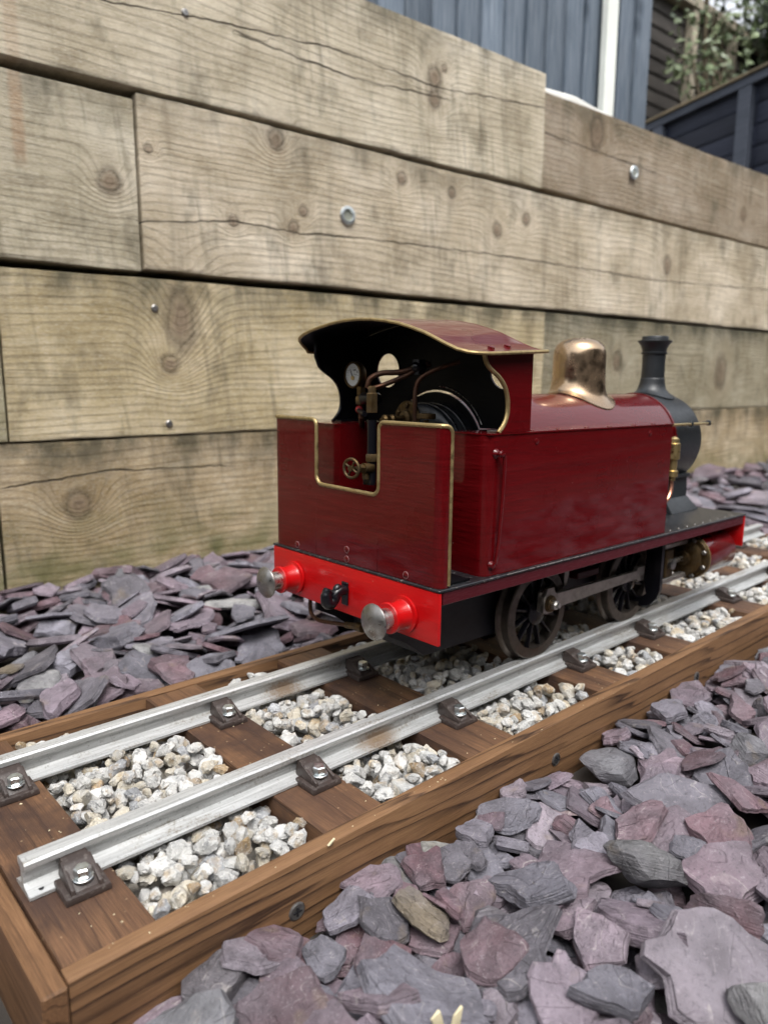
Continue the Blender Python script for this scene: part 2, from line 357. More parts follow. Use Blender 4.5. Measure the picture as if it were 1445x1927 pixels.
# ---------------------------------------------------------------- retaining wall of sleepers
KN = [ # x, z, radius, vertical stretch
 (1222, 913, 17, 1.3), (1222, 871, 15, 1.2), (1248, 938, 8, 1), (1810, 923, 26, 1.6), (2649, 831, 16, 1.2), (828, 717, 15, 1.25), (735, 563, 9, 1),
 (862, 568, 11, 1), (1134, 700, 12, 1), (1280, 693, 11, 1), (1535, 670, 13, 1), (1431, 632, 14, 1.2), (2190, 625, 20, 1.2), (518, 596, 17, 1.1),
 (630, 388, 26, 1.9), (605, 311, 15, 1), (437, 79, 22, 1), (2591, 313, 34, 1.5), (1967, 338, 20, 1.2), (583, 655, 7, 1), (885, 600, 9, 1)]
def m_wall():
    N = NB('weathered_softwood_sleeper'); x, y, z = N.xyz()
    oi = N.n('ShaderNodeObjectInfo'); rnd = oi.outputs['Random']; tint = oi.outputs['Color']
    xo = N.add(x, N.mul(rnd, 31.)); zo = N.add(z, N.mul(rnd, 5.))
    low = N.noise(N.comb(N.mul(xo, .7), N.mul(y, 3), N.mul(zo, 3)), 1.8, 3, .45)
    def at(nm): return N.n('ShaderNodeAttribute', attribute_name=nm).outputs['Fac']
    kd = at('knot_distance'); eye = at('knot_surround')                     # distance in knot radii; browner wood around each knot
    kd = N.add(kd, N.mul(N.sub(N.noise(N.comb(N.mul(x, 26), 0., N.mul(z, 26)), 1.2, 2), .5), .75))
    g = N.add(N.add(N.mul(z, 75.), N.mul(low, 9.)), N.mul(at('grain_bend'), .45))
    knot = N.rg(kd, .45, .95, 1., 0.); halo = N.mul(N.rg(kd, .6, .9, 0., 1.), N.rg(kd, .9, 1.5, 1., 0.))
    fr = N.ma('FRACT', g); ring = N.mul(N.rg(fr, .15, .8, 0., 1.), N.rg(fr, .8, 1., 1., 0.))
    fib = N.noise(N.comb(N.mul(xo, 3.), N.mul(y, 60), N.mul(zo, 120)), 5, 6, .72)
    fine = N.noise(N.comb(N.mul(xo, 20), N.mul(y, 60), N.mul(zo, 150)), 7, 4, .75)
    streak = N.noise(N.comb(N.mul(xo, 1.3), 5., N.mul(g, .22)), 3, 5, .65)
    saw = N.noise(N.comb(N.add(N.mul(xo, 55), N.mul(zo, 7)), N.mul(y, 20), N.mul(zo, 4)), 1.3, 4, .6)
    sawm = N.rg(N.noise(N.comb(N.mul(xo, 3), 7., N.mul(zo, 3)), 1.2, 2), .45, .6)
    blot = N.noise(N.comb(N.mul(xo, 3.), 0., N.mul(zo, 4.)), 1.6, 6, .68)
    runs = N.noise(N.comb(N.mul(xo, 13), 0., N.mul(zo, 1.6)), 1.5, 5, .6)
    mul = N.rg(blot, .30, .70, .50, 1.42)
    hv = N.n('ShaderNodeHueSaturation'); N.l(tint, hv.inputs['Color']); N.l(mul, hv.inputs['Value']); N.l(N.rg(blot, .35, .65, 1.2, .8), hv.inputs['Saturation']); c = hv.outputs[0]
    c = N.mix(N.mul(N.rg(streak, .54, .74), .5), c, (.20, .15, .09))
    c = N.mix(N.mul(N.rg(streak, .46, .30), .38), c, (.52, .47, .36))
    c = N.mix(N.mul(N.mul(ring, N.rg(streak, .35, .6)), N.rg(low, .3, .6, .10, .27)), c, N.mix(.6, tint, (.11, .08, .05)))
    c = N.mix(N.mul(N.rg(fib, .50, .70), .62), c, (.13, .10, .062))
    c = N.mix(N.mul(N.rg(fine, .50, .30), .65), c, (.72, .68, .58)); c = N.mix(N.mul(N.rg(fine, .55, .72), .5), c, (.14, .11, .075))
    c = N.mix(N.mul(N.mul(N.rg(saw, .52, .68), sawm), .42), c, (.13, .11, .07))
    c = N.mix(N.mul(N.rg(runs, .54, .70), .34), c, (.12, .10, .062))
    c = N.mix(N.mul(N.rg(eye, .1, .9), .32), c, (.24, .16, .085))
    kc = N.mix(N.rg(N.ma('FRACT', N.mul(kd, 3.6)), .2, .8), (.17, .12, .08), (.23, .17, .12))
    c = N.mix(N.mul(knot, .8), c, kc)
    c = N.mix(N.mul(N.mul(halo, N.rg(fine, .35, .6, .35, 1.)), .8), c, (.05, .034, .022))
    # drying cracks along the grain
    cd = N.ma('ABSOLUTE', N.add(at('crack_offset'), N.mul(N.sub(N.noise(N.comb(N.mul(x, 14), 0., 0.), 1.5, 4), .5), .014)))
    crack = N.rg(N.ma('DIVIDE', cd, N.rg(N.noise(N.comb(N.mul(x, 9), 3., 0.), 1, 2), .35, .6, .0007, .0019)), .5, 1.2, 1., 0.)
    c = N.mix(N.mul(crack, .9), c, (.02, .014, .01))
    # black mould patches, green film at the foot, rusty run on one plank
    mo = N.noise(N.comb(N.mul(xo, 7), 0., N.mul(zo, 4)), 1.7, 5, .65)
    c = N.mix(N.mul(N.rg(mo, .54, .70), .60), c, (.075, .068, .042))
    hm = N.mul(at('edge_mould'), N.rg(mo, .36, .56)); c = N.mix(N.mul(hm, .75), c, (.045, .045, .030))
    foot = N.mul(N.rg(z, .10, -.055, 0., 1.), N.rg(N.noise(N.comb(N.mul(x, 9), 0., N.mul(z, 14)), 1.6, 4), .32, .62))
    c = N.mix(N.mul(foot, .75), c, (.085, .10, .028))
    ru = N.mul(N.rg(N.ma('ABSOLUTE', N.sub(x, .386)), .006, .012, 1., 0.), N.mul(N.rg(z, .59, .62), N.rg(z, .70, .735, 1., 0.6)))
    ru = N.mul(ru, N.rg(fine, .3, .6, .4, 1.))
    c = N.mix(N.mul(ru, .42), c, (.36, .16, .06))
    N.set(col=c, rough=.85, spec=.2)
    h = N.add(N.mul(fib, 1.2), N.mul(fine, 1.1)); h = N.add(h, N.mul(ring, -.5)); h = N.add(h, N.mul(saw, -.6)); h = N.add(h, N.mul(crack, -3.)); h = N.add(h, N.mul(halo, -.8)); h = N.add(h, N.mul(knot, .5))
    N.bump(h, .9, .0022); return N.m
M['wall'] = m_wall()
WL = empty('retaining_wall', (0, WALLY, 0), (0, 0, WROT))
tag(WL, 'tall retaining wall of weathered timber sleepers stacked four high behind the engine', 'wall')
CRK = [[(566, 541), (735, 563), (877, 560), (1060, 569), (1491, 578), (2108, 576), (2900, 606)], [(440, 848), (692, 879), (956, 902), (1222, 896), (1590, 934)], [(330, 118), (480, 132), (700, 126)], [(760, 872), (1000, 862), (1260, 880)], [(1600, 880), (2100, 872)]]
def sleeper(x0, x1, zl0, zr0, zl1, zr1, proud, tint):
    """x range, bottom z at left/right, top z at left/right, distance of face in front of the wall plane"""
    fine = x1 > 250 and x0 < 3000
    nx = max(2, int((x1-x0)/(6 if fine else 60))); nz = 46 if fine else 6; sd_ = random.random()*50
    def nz1(x, k): return sum(math.sin(x*f+sd_*(k+1)*q)*a for f, q, a in ((.006, 1, .8), (.017, 2.3, .45), (.043, 3.1, .25), (.11, 1.7, .16)))
    X = np.linspace(x0, x1, nx+1); t = (X-x0)/(x1-x0)
    zb = zl0+(zr0-zl0)*t+np.array([nz1(v, 0) for v in X]); zt = zl1+(zr1-zl1)*t+np.array([nz1(v, 1) for v in X]); w = np.array([nz1(v, 2)*.6 for v in X])
    r = 3.; cols = [(120., 0, 0), (-proud+r, 0, 0), (-proud+.8, 0, .8)]+[(-proud, q, r-2*r*q) for q in np.linspace(0, 1, nz)]+[(-proud+.8, 1, -.8), (-proud+r, 1, 0), (120., 1, 0)]
    m = len(cols); V = np.zeros((nx+1, m, 3))
    for j, (y, q, dz) in enumerate(cols):
        V[:, j, 0] = X; V[:, j, 1] = y+(w if y < 100 else 0); V[:, j, 2] = zb*(1-q)+zt*q+dz
    V[0, 1:-1, 0] += 0; V[:, :, 0] += 0
    # slight cupping and hollows of the old face
    fy = V[:, 3:-3, 1]; fx = V[:, 3:-3, 0]; fz = V[:, 3:-3, 2]
    fy += .5*np.sin(fx*.021+sd_)*np.sin(fz*.035+sd_)+.35*np.sin(fx*.06+fz*.02)
    # knot and crack fields
    KA = np.array(KN, float); dx = (V[..., 0, None]-KA[:, 0]); dz = (V[..., 2, None]-KA[:, 1])/KA[:, 3]; d = np.sqrt(dx*dx+dz*dz)
    kd = (d/KA[:, 2]).min(-1); e = np.exp(-d*d/(2.2*KA[:, 2])**2); bend = (e*np.where(KA[:, 2] < 20, 9., 14.)).sum(-1); eye = e.max(-1)*.8
    zn = (V[..., 2]-zb[:, None])/(zt-zb)[:, None]; em = np.exp(-((1-zn)/.16)**2)*(1. if zl0 < 300 else .55)
    ins = ((KA[:, 0] > x0) & (KA[:, 0] < x1)); cr = np.full(V.shape[:2], .2)
    for L in CRK:
        xs = np.array([p[0] for p in L], float); zs = np.array([p[1] for p in L], float)
        if not (zb.min() < zs.mean() < zt.max()): continue
        o_ = (V[..., 2]-np.interp(V[..., 0], xs, zs)); out = np.maximum(0, np.maximum(xs[0]-V[..., 0], V[..., 0]-xs[-1])); o_ = (np.abs(o_)+out*.5)*np.where(o_ < 0, -1, 1)
        cr = np.where(np.abs(o_*S) < np.abs(cr), o_*S, cr)
    mb = MB(); mb.v = V.reshape(-1, 3).tolist(); J = m
    mb.f = [(i*J+j, (i+1)*J+j, (i+1)*J+(j+1) % J, i*J+(j+1) % J) for i in range(nx) for j in range(J)]+[tuple(range(J)), tuple(reversed(range(nx*J, nx*J+J)))]
    o = mb.obj('timber_sleeper', M['wall'], WL, color=tint, recalc=False)
    for nm, A in (('knot_distance', kd), ('knot_surround', eye), ('grain_bend', bend), ('crack_offset', cr), ('edge_mould', em)):
        at = o.data.attributes.new(nm, 'FLOAT', 'POINT'); at.data.foreach_set('value', A.ravel().astype(np.float32))
    return o
T1, T2, T3, T4 = (.46, .35, .205), (.56, .455, .27), (.60, .505, .365), (.62, .54, .40)
sleeper(-900, 313, -140, -140, 185, 186, 2, (.35, .29, .18)); sleeper(318.5, 3300, -140, -140, 186, 187, 0, T1); sleeper(3304, 5200, -140, -140, 186, 187, 1, T1)
sleeper(-700, 336, 189, 189, 455, 451, 4, (.33, .29, .17)); sleeper(340, 1627, 189.5, 189, 451, 457, 3, T2); sleeper(1631, 4200, 189, 190, 457, 459, 1, (.31, .27, .175)); sleeper(4204, 5200, 190, 190, 459, 459, 2, T2)
sleeper(-900, 562, 459, 463, 727, 729, 5, (.54, .475, .345)); sleeper(567.5, 3060, 467, 466, 738.5, 740, 8, T3); sleeper(3064, 5200, 466, 466, 740, 740, 6, T2)
sleeper(-900, 1588, 739, 750, 998, 1011, 10, T4); sleeper(1590.5, 3900, 752, 743, 974, 985, 4, (.30, .23, .155)); sleeper(3904, 5200, 743, 743, 985, 985, 6, T4)
for x, z in ((989, 607), (1982, 852)):
    mb = MB().lathe([(10.5, 0), (17, 0), (18.5, 2.5), (17, 5), (12, 5.5), (10.5, 3), (10.5, -4)], (x, -9, z), (0, -1, 0), 28)
    o = mb.obj('ring_fitting', M['zinc'], WL)
    d = MB().cyl((x, -8.6, z), (x, -10.5, z), 10.4, n=24).obj('centre_disc', plain('grey_plug', (.26, .27, .22), .5), o)
for x, z, pr in ((583, 404, 3), (599, 208, 3), (657, 879, 10), (2190, 380, 1)):
    MB().lathe([(6.5, 0), (6.2, 1.6), (4.6, 3), (2.0, 3.2), (1.2, 2)], (x, -pr-.3, z), (0, -1, 0), 16).obj('screw_head', M['steel'], WL)

# ---------------------------------------------------------------- raised ground behind the wall, main ground sheet
def sheet(name, pts, mat, label, cat=None):
    o = MB().add(pts, [tuple(range(len(pts)))]).obj(name, mat, smooth=0); tag(o, label, None, kind='structure'); return o
M['soil'] = plain('dark_soil', (.045, .038, .032), .95, 60, .4, 1.)
P = []
for i in range(61):
    x = -1500+i*110
    P.append([(x, y, float(ground_h(x, y))-3) for y in np.linspace(-1500, 850, 25)])
gm = MB().grid(P); gm.obj('soil_bed', M['soil'], label='dark soil showing in the gaps under the slate chippings')['kind'] = 'structure'
sheet('ground', [(-2e5, -2e5, -150), (2e5, -2e5, -150), (2e5, 2e5, -150), (-2e5, 2e5, -150)], M['soil'], 'ground reaching away under the garden')
rz = 900
mb = MB(); a = [wall_to_world(x, y, 0) for x, y in ((-3000, WALLY+119), (6000, WALLY+119), (6000, WALLY+9000), (-3000, WALLY+9000))]
mb.add([(p[0], p[1], rz) for p in a]+[(p[0], p[1], -149) for p in a], [(0, 1, 2, 3), (4, 5, 1, 0), (5, 6, 2, 1), (6, 7, 3, 2), (7, 4, 0, 3)])
o = mb.obj('raised_ground', M['soil'], smooth=0); tag(o, 'raised bank of soil held up behind the sleeper wall', kind='structure')

# pale edging along the top behind the wall
M['white_stone'] = plain('pale_stone', (.72, .71, .66), .8, 80, .1, .3)
a = MB(); n = 14; rows = []
for i in range(n+1):
    x = 1560+i*(2075-1560)/n; zt = 1051+i*.9+2*math.sin(i*.9)-max(0, i-9)*3.2
    rows.append([wall_to_world(x, WALLY+y, z) for y, z in ((122, 899), (122, zt-5), (127, zt), (152, zt+1), (158, zt-5), (158, 899))])
a.grid(rows); o = a.obj('edging_kerb', M['white_stone']); tag(o, 'low white edging just showing above the lower wall top beside the white post', 'edging')

# ---------------------------------------------------------------- blue-grey board fence with white post
def m_board(name, c0, c1, dark, horiz=False):
    N = NB(name); x, y, z = N.xyz(); rnd = N.n('ShaderNodeObjectInfo').outputs['Random']
    if horiz: x, z = z, x
    a = N.noise(N.comb(N.mul(N.add(x, N.mul(rnd, 9)), 40), N.mul(y, 20), N.mul(N.add(z, N.mul(rnd, 4)), 2.2)), 3, 5, .6)
    k = N.vor(N.comb(N.mul(N.add(x, rnd), 1.), 0., N.mul(N.add(z, N.mul(rnd, 3)), .55)), 7.5)
    b = N.noise(N.obj(), 4, 3)
    c = N.mix(N.rg(a, .35, .65), c0, c1); c = N.mix(N.mul(N.rg(k, .06, .22, 1, 0), .85), c, dark); c = N.mix(N.mul(N.rg(b, .5, .7), .4), c, dark); hv = N.n('ShaderNodeHueSaturation'); N.l(c, hv.inputs['Color']); N.l(N.rg(rnd, 0., 1., .72, 1.3), hv.inputs['Value']); c = hv.outputs[0]
    N.set(col=c, rough=.65, spec=.3); N.bump(a, .5, .003); return N.m
M['blue_board'] = m_board('blue_grey_board', (.085, .112, .145), (.175, .205, .24), (.030, .042, .058))
M['navy_board'] = m_board('navy_board', (.011, .014, .026), (.020, .024, .040), (.007, .010, .017), True)
M['navy_rail'] = m_board('navy_rail', (.055, .065, .085), (.075, .085, .11), (.03, .035, .05), True)
FN = empty('board_fence', wall_to_world(2000, 1240, rz), (0, 0, WROT)); tag(FN, 'blue grey fence of upright overlapping boards behind the sleeper wall', 'fence')
bw = 104; x = -1150; bi = 0
bmesh_board = MB()
bmesh_board.hull8([(0, 0, 0), (bw+8, 0, 0), (bw+8, 5, 0), (0, 14, 0), (0, -12, 1700), (bw+8, -2, 1700), (bw+8, 5, 1700), (0, 14, 1700)][0:0] or [(0, -9, 0), (bw+10, 4, 0), (bw+10, 9, 0), (0, 6, 0), (0, -9, 1700), (bw+10, 4, 1700), (bw+10, 9, 1700), (0, 6, 1700)], 1)
bme = bmesh_board.mesh('board', M['blue_board'])
while x < 760:
    o = inst(bme, 'board', FN, (x*S, random.uniform(-2, 2)*S, 0), (0, 0, random.uniform(-.01, .01))); x += bw; bi += 1
MB().box(-1150, 806, 12, 50, 300, 345, 1).obj('rail', M['blue_board'], FN); MB().box(-1150, 806, 12, 50, 1300, 1345, 1).obj('rail', M['blue_board'], FN)
PX = 530
o = MB().box(PX-38, PX+22, -45, -12, -40, 2100, 5).obj('post', plain('white_concrete', (.70, .72, .66), .75, 60, .07, .3), None, off=(0, 0, 0))
o.name = 'fence_post'; o.matrix_world = FN.matrix_world; o.location = Vector(wall_to_world(2000, 1240, rz))*S; o.rotation_euler = (0, 0, WROT)
tag(o, 'square white concrete post standing in front of the blue grey board fence', 'post')

# ---------------------------------------------------------------- navy panel fence, running away to the left
NA = math.radians(67.7)
NV = empty('panel_fence', (3598.5, 985.7, rz), (0, 0, NA)); tag(NV, 'dark navy fence of framed panels with a lighter top rail at the right', 'fence')
TOPZ = 1616-rz
for k, (xa, xb) in enumerate(((-900, 29), (30, 1029), (1030, 2000))):
    nb = 8
    for i in range(nb):
        z0 = -40+i*(TOPZ+0)/nb; MB().hull8([(xa, -4, z0), (xb, -4, z0), (xb, 12, z0), (xa, 12, z0), (xa, 6, z0+104), (xb, 6, z0+104), (xb, 12, z0+104), (xa, 12, z0+104)], 1).obj('slat', M['navy_board'], NV)
for xx in (-960, -400, 45, 620, 1130, 1700): MB().box(xx, xx+75, 13, 44, -60, TOPZ-45, 2).obj('batten', M['navy_rail'], NV)
MB().box(-960, 2060, -12, 46, TOPZ-44, TOPZ-6, 2).obj('top_rail', M['navy_rail'], NV)
MB().box(-960, 2060, -22, 58, TOPZ-5, TOPZ+8, 2).obj('capping', plain('mossy_brown_capping', (.16, .125, .075), .9, 60, .3), NV)

# ---------------------------------------------------------------- rear trellis fence and shrubs (beyond, raised garden)
BK = empty('trellis_fence', wall_to_world(5400, 2600, rz), (0, 0, WROT)); tag(BK, 'old brown lap fence with pale posts behind the shrubs at upper right', 'fence')
M['old_board'] = m_board('old_brown_board', (.045, .040, .036), (.075, .066, .058), (.025, .022, .02), True)
M['pale_post'] = plain('pale_weathered_post', (.33, .29, .22), .85, 40, .2)
for i in range(18):
    z0 = 200+i*98; MB().hull8([(-900, -6, z0), (1900, -6, z0), (1900, 12, z0), (-900, 12, z0), (-900, 8, z0+106), (1900, 8, z0+106), (1900, 12, z0+106), (-900, 12, z0+106)], 1).obj('slat', M['old_board'], BK)
for xx in (-750, 40, 620, 1300): MB().box(xx-35, xx+35, -70, -8, 0, 1960, 3).obj('post', M['pale_post'], BK)
MB().box(-900, 1900, -85, 20, 1962, 2030, 3).obj('top_rail', M['pale_post'], BK)

def m_leaf(name, c0, c1):
    N = NB(name); rnd = N.n('ShaderNodeAttribute', attribute_name='tint').outputs['Fac']
    N.set(col=N.mix(rnd, c0, c1), rough=.35, spec=.5); return N.m
M['leaf'] = m_leaf('shrub_leaf', (.045, .075, .025), (.24, .29, .16)); M['twig'] = plain('twig_bark', (.12, .095, .06), .9, 60)
def leaves(centers, rads, n, size, seed):
    r = np.random.default_rng(seed); V = []; Fc = []; T = []
    C_ = np.array(centers, float); Rr = np.array(rads, float); pw = Rr**2/np.sum(Rr**2)
    for i in range(n):
        k = r.choice(len(C_), p=pw); d = r.normal(size=3); d /= np.linalg.norm(d); p = C_[k]+d*Rr[k]*(r.random()**.4)
        a = Vector(r.normal(size=3)).normalized(); u = a.orthogonal().normalized(); a = (a+Vector((0, 0, -.3))).normalized()
        L = size*r.uniform(.7, 1.4); Wd = L*.38; p = Vector(p); o = len(V); w_ = u*Wd; nn = a.cross(u)*L*.12
        V += [p, p+a*L*.45+w_+nn, p+a*L, p+a*L*.45-w_+nn, p+a*L*.45]
        Fc += [(o, o+1, o+4), (o+1, o+2, o+4), (o+2, o+3, o+4), (o+3, o, o+4)]; T += [r.random()]*4
    mb = MB(); mb.v = [tuple(v) for v in V]; mb.f = Fc; return mb, T
def shrub(base, h, blobs, n, size, seed, label, cat='shrub'):
    root = empty('shrub', base); tag(root, label, cat)
    st = MB(); r = random.Random(seed)
    for c, R_ in blobs:
        mid = (c[0]*.4+r.uniform(-90, 90), c[1]*.4+r.uniform(-60, 60), c[2]*.55); st.tube([(r.uniform(-30, 30), r.uniform(-30, 30), -20), mid, c], [16, 12, 5], 6, 4)
        for q in range(7):
            d = Vector((r.gauss(0, 1), r.gauss(0, 1), r.gauss(0, 1))).normalized()*R_*.95; st.tube([mid if q % 3 == 0 else c, Vector(c)+d*.5+Vector((r.uniform(-30, 30), 0, 30)), Vector(c)+d], [4, 3, 1.5], 4, 3)
    st.obj('stem', M['twig'], root)
    mb, T = leaves([b[0] for b in blobs], [b[1] for b in blobs], n, size, seed); o = mb.obj('foliage', M['leaf'], root, smooth=0, recalc=False)
    at = o.data.attributes.new('tint', 'FLOAT', 'FACE'); at.data.foreach_set('value', T); return root
bx_, by_, _ = wall_to_world(5000, 2150, 0)
shrub((bx_+1250, by_-160, rz), 2200, [((0, 0, 1750), 380), ((-350, 60, 2000), 330), ((330, -80, 1500), 420), ((60, 0, 1150), 330), ((600, 0, 1900), 400), ((250, 100, 2200), 380), ((650, -100, 1300), 330), ((250, -150, 900), 360), ((520, -200, 1000), 300), ((-60, 0, 850), 260)], 24000, 58, 3, 'tall leafy evergreen shrub above the navy fence at the top right corner')
shrub((bx_+80, by_+40, rz), 1600, [((-150, 0, 2050), 180), ((0, 0, 1700), 260), ((150, 0, 1450), 200), ((-260, 0, 1350), 200)], 420, 60, 5, 'sparse twiggy shrub in front of the old brown fence')
shrub((bx_-60, by_-420, rz), 900, [((0, 0, 1060), 120), ((120, 0, 1010), 100), ((-90, 0, 960), 90)], 260, 75, 9, 'small bright leafed plant just above the navy fence top')

# unseen board fence added around the viewpoint to darken reflections in paint and dome
OF = empty('unseen_fence', (500, -2300, -100)); tag(OF, 'unseen dark board fence added around the viewpoint to darken reflections', 'fence')
fb = MB().box(0, 146, -10, 10, -40, 1900, 2).mesh('board', M['old_board'])
for i in range(64): inst(fb, 'board', OF, ((-3500+i*150)*S, 0, 0))
for i in range(20): inst(fb, 'board', OF, (-3510*S, i*150*S, 0), (0, 0, PI/2))
for i in range(20): inst(fb, 'board', OF, (6110*S, i*150*S, 0), (0, 0, PI/2))
MB().box(-3500, 6100, 10, 50, 300, 360, 1).obj('rail', M['old_board'], OF); MB().box(-3500, 6100, 10, 50, 1300, 1360, 1).obj('rail', M['old_board'], OF)

# ---------------------------------------------------------------- track panel
TR = empty('track_panel', (100, 0, -90)); tag(TR, 'short display track with aluminium rails on dark sleepers in a brown stained timber frame', 'track')
TO = (100, 0, -90)
def tp(mb, name, mat, parent=None, **k): return mb.obj(name, mat, parent or TR, off=TO, **k)
XE = 1560
Z0 = -88
# near side board leans in a little towards the far end
yn0, yn1 = -160., -139.
mb = MB(); mb.hull8([(103.5, yn0, Z0), (XE, yn1-2, Z0), (XE, yn1+12.5, Z0), (103.5, yn0+12.5, Z0), (103.5, yn0, -21.5), (XE, yn1-2, -21.5), (XE, yn1+12.5, -21.5), (103.5, yn0+12.5, -21.5)], 1.1); SIDE = tp(mb, 'side_board', M['frame_wood'])
mb = MB(); mb.hull8([(103.5, 146.5, Z0), (XE, 146.5, Z0), (XE, 160, Z0), (103.5, 160, Z0), (103.5, 146.5, -21.5), (XE, 146.5, -21.5), (XE, 160, -21.5), (103.5, 160, -21.5)], 1.1); tp(mb, 'side_board', M['frame_wood'])
mb = MB(); mb.box(89.5, 103, -161.5, 161.5, Z0, -22.2, 1.2); tp(mb, 'end_board', M['end_wood'])
mb = MB(); mb.box(XE+.5, XE+14, -161, 161.5, Z0, -22.2, 1.2); tp(mb, 'end_board', M['end_wood'])
for x in (248, 541, 826, 1120, 1410):
    yy = yn0+(yn1-2-yn0)*(x-103)/(XE-103)
    sc_ = tp(MB().lathe([(6.2, -.4), (6.4, .5), (5.2, 1.3), (2.4, 1.0), (1.6, .2)], (x, yy, -57), (0, -1, 0), 18), 'screw', M['steel'])
    c = MB(); c.box(x-3.2, x+3.2, yy-1.75, yy-1.0, -57.6, -56.4); c.box(x-.6, x+.6, yy-1.76, yy-1.01, -60.2, -53.8); tp(c, 'cross_recess', M['ink'], sc_)
SL = [(104.6, 158), (281, 336), (433, 494), (632, 692), (789, 843), (1007, 1065), (1190, 1248), (1370, 1428)]
for i, (a, b) in enumerate(SL):
    t = (a-103)/(XE-103); yl = yn0+13.2+(yn1-yn0-2)*t; sk = (0, 3, 5, 3, -2, 2, 0, 0)[i]
    mb = MB(); P = [(a, yl), (b, yl), (b+sk, 145.8), (a+sk, 145.8)]
    mb.hull8([(x, y, -70) for x, y in P]+[(x, y, -22.3) for x, y in P], 1.3); tp(mb, 'sleeper', M['sleeper_wood'])
# rails: flat-bottomed section
RS = [(-12.7, -21.6), (12.7, -21.6), (12.7, -19.6), (4.0, -17.2), (2.0, -15.6), (1.8, -8.4), (2.6, -6.6), (6.3, -5.2), (6.6, -1.6), (5.2, -.25), (0, .05), (-5.2, -.25), (-6.6, -1.6), (-6.3, -5.2), (-2.6, -6.6), (-1.8, -8.4), (-2.0, -15.6), (-4.0, -17.2), (-12.7, -19.6)]
for sgn, xa in ((-1, 108), (1, 104)):
    yc = 69.9*sgn; mb = MB(); xs = [xa, xa+1.2]+[xa+60*k for k in range(1, 24)]+[XE-6]
    rows = [[(x + (0 if i else 0), yc+u, z) for u, z in RS] for i, x in enumerate(xs)]
    o0 = len(mb.v); n = len(RS); mb.v += [p for r in rows for p in r]
    for i in range(len(xs)-1):
        for j in range(n): mb.f.append((i*n+j, (i+1)*n+j, (i+1)*n+(j+1) % n, i*n+(j+1) % n))
    mb.f.append(tuple(range(n))); mb.f.append(tuple(reversed(range((len(xs)-1)*n, len(xs)*n))))
    rl = tp(mb, 'rail', M['alu'], label='aluminium rail nearer the camera' if sgn < 0 else 'aluminium rail farther from the camera')
    if sgn < 0:
        h = MB().cyl((116, yc-8.6, -19.0), (116, yc-8.6, -18.35), 1.7, n=14); tp(h, 'bolt_hole', M['ink'], rl)
# cast chairs: one half each side of the rail
def chair_mesh(side):
    c = MB(); s_ = side
    # foot flange, body block with sloping cheek and recessed bolt seat
    c.hull8([(-14, 9*s_, 0), (14, 9*s_, 0), (14, 33*s_, 0), (-14, 33*s_, 0), (-13.5, 9*s_, 5.5), (13.5, 9*s_, 5.5), (13.5, 32.5*s_, 4.5), (-13.5, 32.5*s_, 4.5)], 1.2)
    c.hull8([(-9.5, 3.2*s_, 3), (9.5, 3.2*s_, 3), (9.5, 31*s_, 3), (-9.5, 31*s_, 3), (-8, 3.2*s_, 17), (8, 3.2*s_, 17), (8.5, 13.5*s_, 15.5), (-8.5, 13.5*s_, 15.5)], 1.4)
    # raised cheeks beside the bolt
    for q in (-1, 1):
        c.hull8([(7.0*q, 10*s_, 4), (10*q, 10*s_, 4), (10*q, 31*s_, 4), (7.0*q, 31*s_, 4), (6.6*q, 10*s_, 16), (9.2*q, 10*s_, 16), (9.6*q, 30*s_, 7.5), (7.0*q, 30*s_, 7.5)], .8)
    return c.mesh('chair', M['chair'])
def bolt_mesh(side):
    b = MB(); b.cyl((0, 22*side, 8), (0, 22*side, 9.6), 6.7, n=24, bev=.4); b.lathe([(5.0, 0), (5.3, .8), (5.3, 5.4), (4.3, 6.2)], (0, 22*side, 9.5), (0, 0, 1), 6); return b.mesh('bolt', M['zinc'], smooth=20)
CH = {-1: (chair_mesh(-1), bolt_mesh(-1))}
BX = [137, 317, 477, 674, 826, 1048, 1229, 1408]
for i, bxx in enumerate(BX):
    for rsg in (-1, 1):
        for s_ in (-1,):
            xx = bxx + (0 if rsg < 0 else (1, 3, 4, 2, 0, 0, 0, 0)[i])
            loc = ((xx-TO[0])*S, (69.9*rsg-TO[1])*S, (-22.2-TO[2])*S)
            cm, bm_ = CH[s_]; o = inst(cm, 'chair', TR, loc, (0, 0, random.uniform(-.03, .03))); b_ = inst(bm_, 'bolt', o, (0, 0, 0), (0, 0, 0))

# ---------------------------------------------------------------- granite ballast
def rock_mesh(name, mat, sub, seed, flat=.75, cuts=9, nz=.22):
    r = random.Random(seed); b = bmesh.new(); bmesh.ops.create_icosphere(b, subdivisions=sub, radius=1)
    pl_ = [(Vector((r.gauss(0, 1), r.gauss(0, 1), r.gauss(0, 1))).normalized(), r.uniform(.55, .85)) for _ in range(cuts)]
    sc_ = Vector((1, r.uniform(.65, .95), r.uniform(flat*.8, flat*1.1)))
    for v in b.verts:
        p = v.co.copy()
        for n_, d in pl_:
            q = p.dot(n_)
            if q > d: p -= n_*(q-d)*.93
        p *= 1+noise.noise(v.co*2.3+Vector((seed, 0, 0)))*nz+noise.noise(v.co*6+Vector((0, seed, 0)))*nz*.35
        v.co = Vector((p.x*sc_.x, p.y*sc_.y, p.z*sc_.z))
    mb = MB().bm(b); mb.v = [(x*1000, y*1000, z*1000) for x, y, z in mb.v]           # unit rock
    me = mb.mesh(name, mat, smooth=28); return me
def mesh_arrays(me):
    v = np.empty(len(me.vertices)*3); me.vertices.foreach_get('co', v); v = v.reshape(-1, 3)
    me.calc_loop_triangles(); t = np.empty(len(me.loop_triangles)*3, dtype=np.int32); me.loop_triangles.foreach_get('vertices', t); return v, t.reshape(-1, 3)
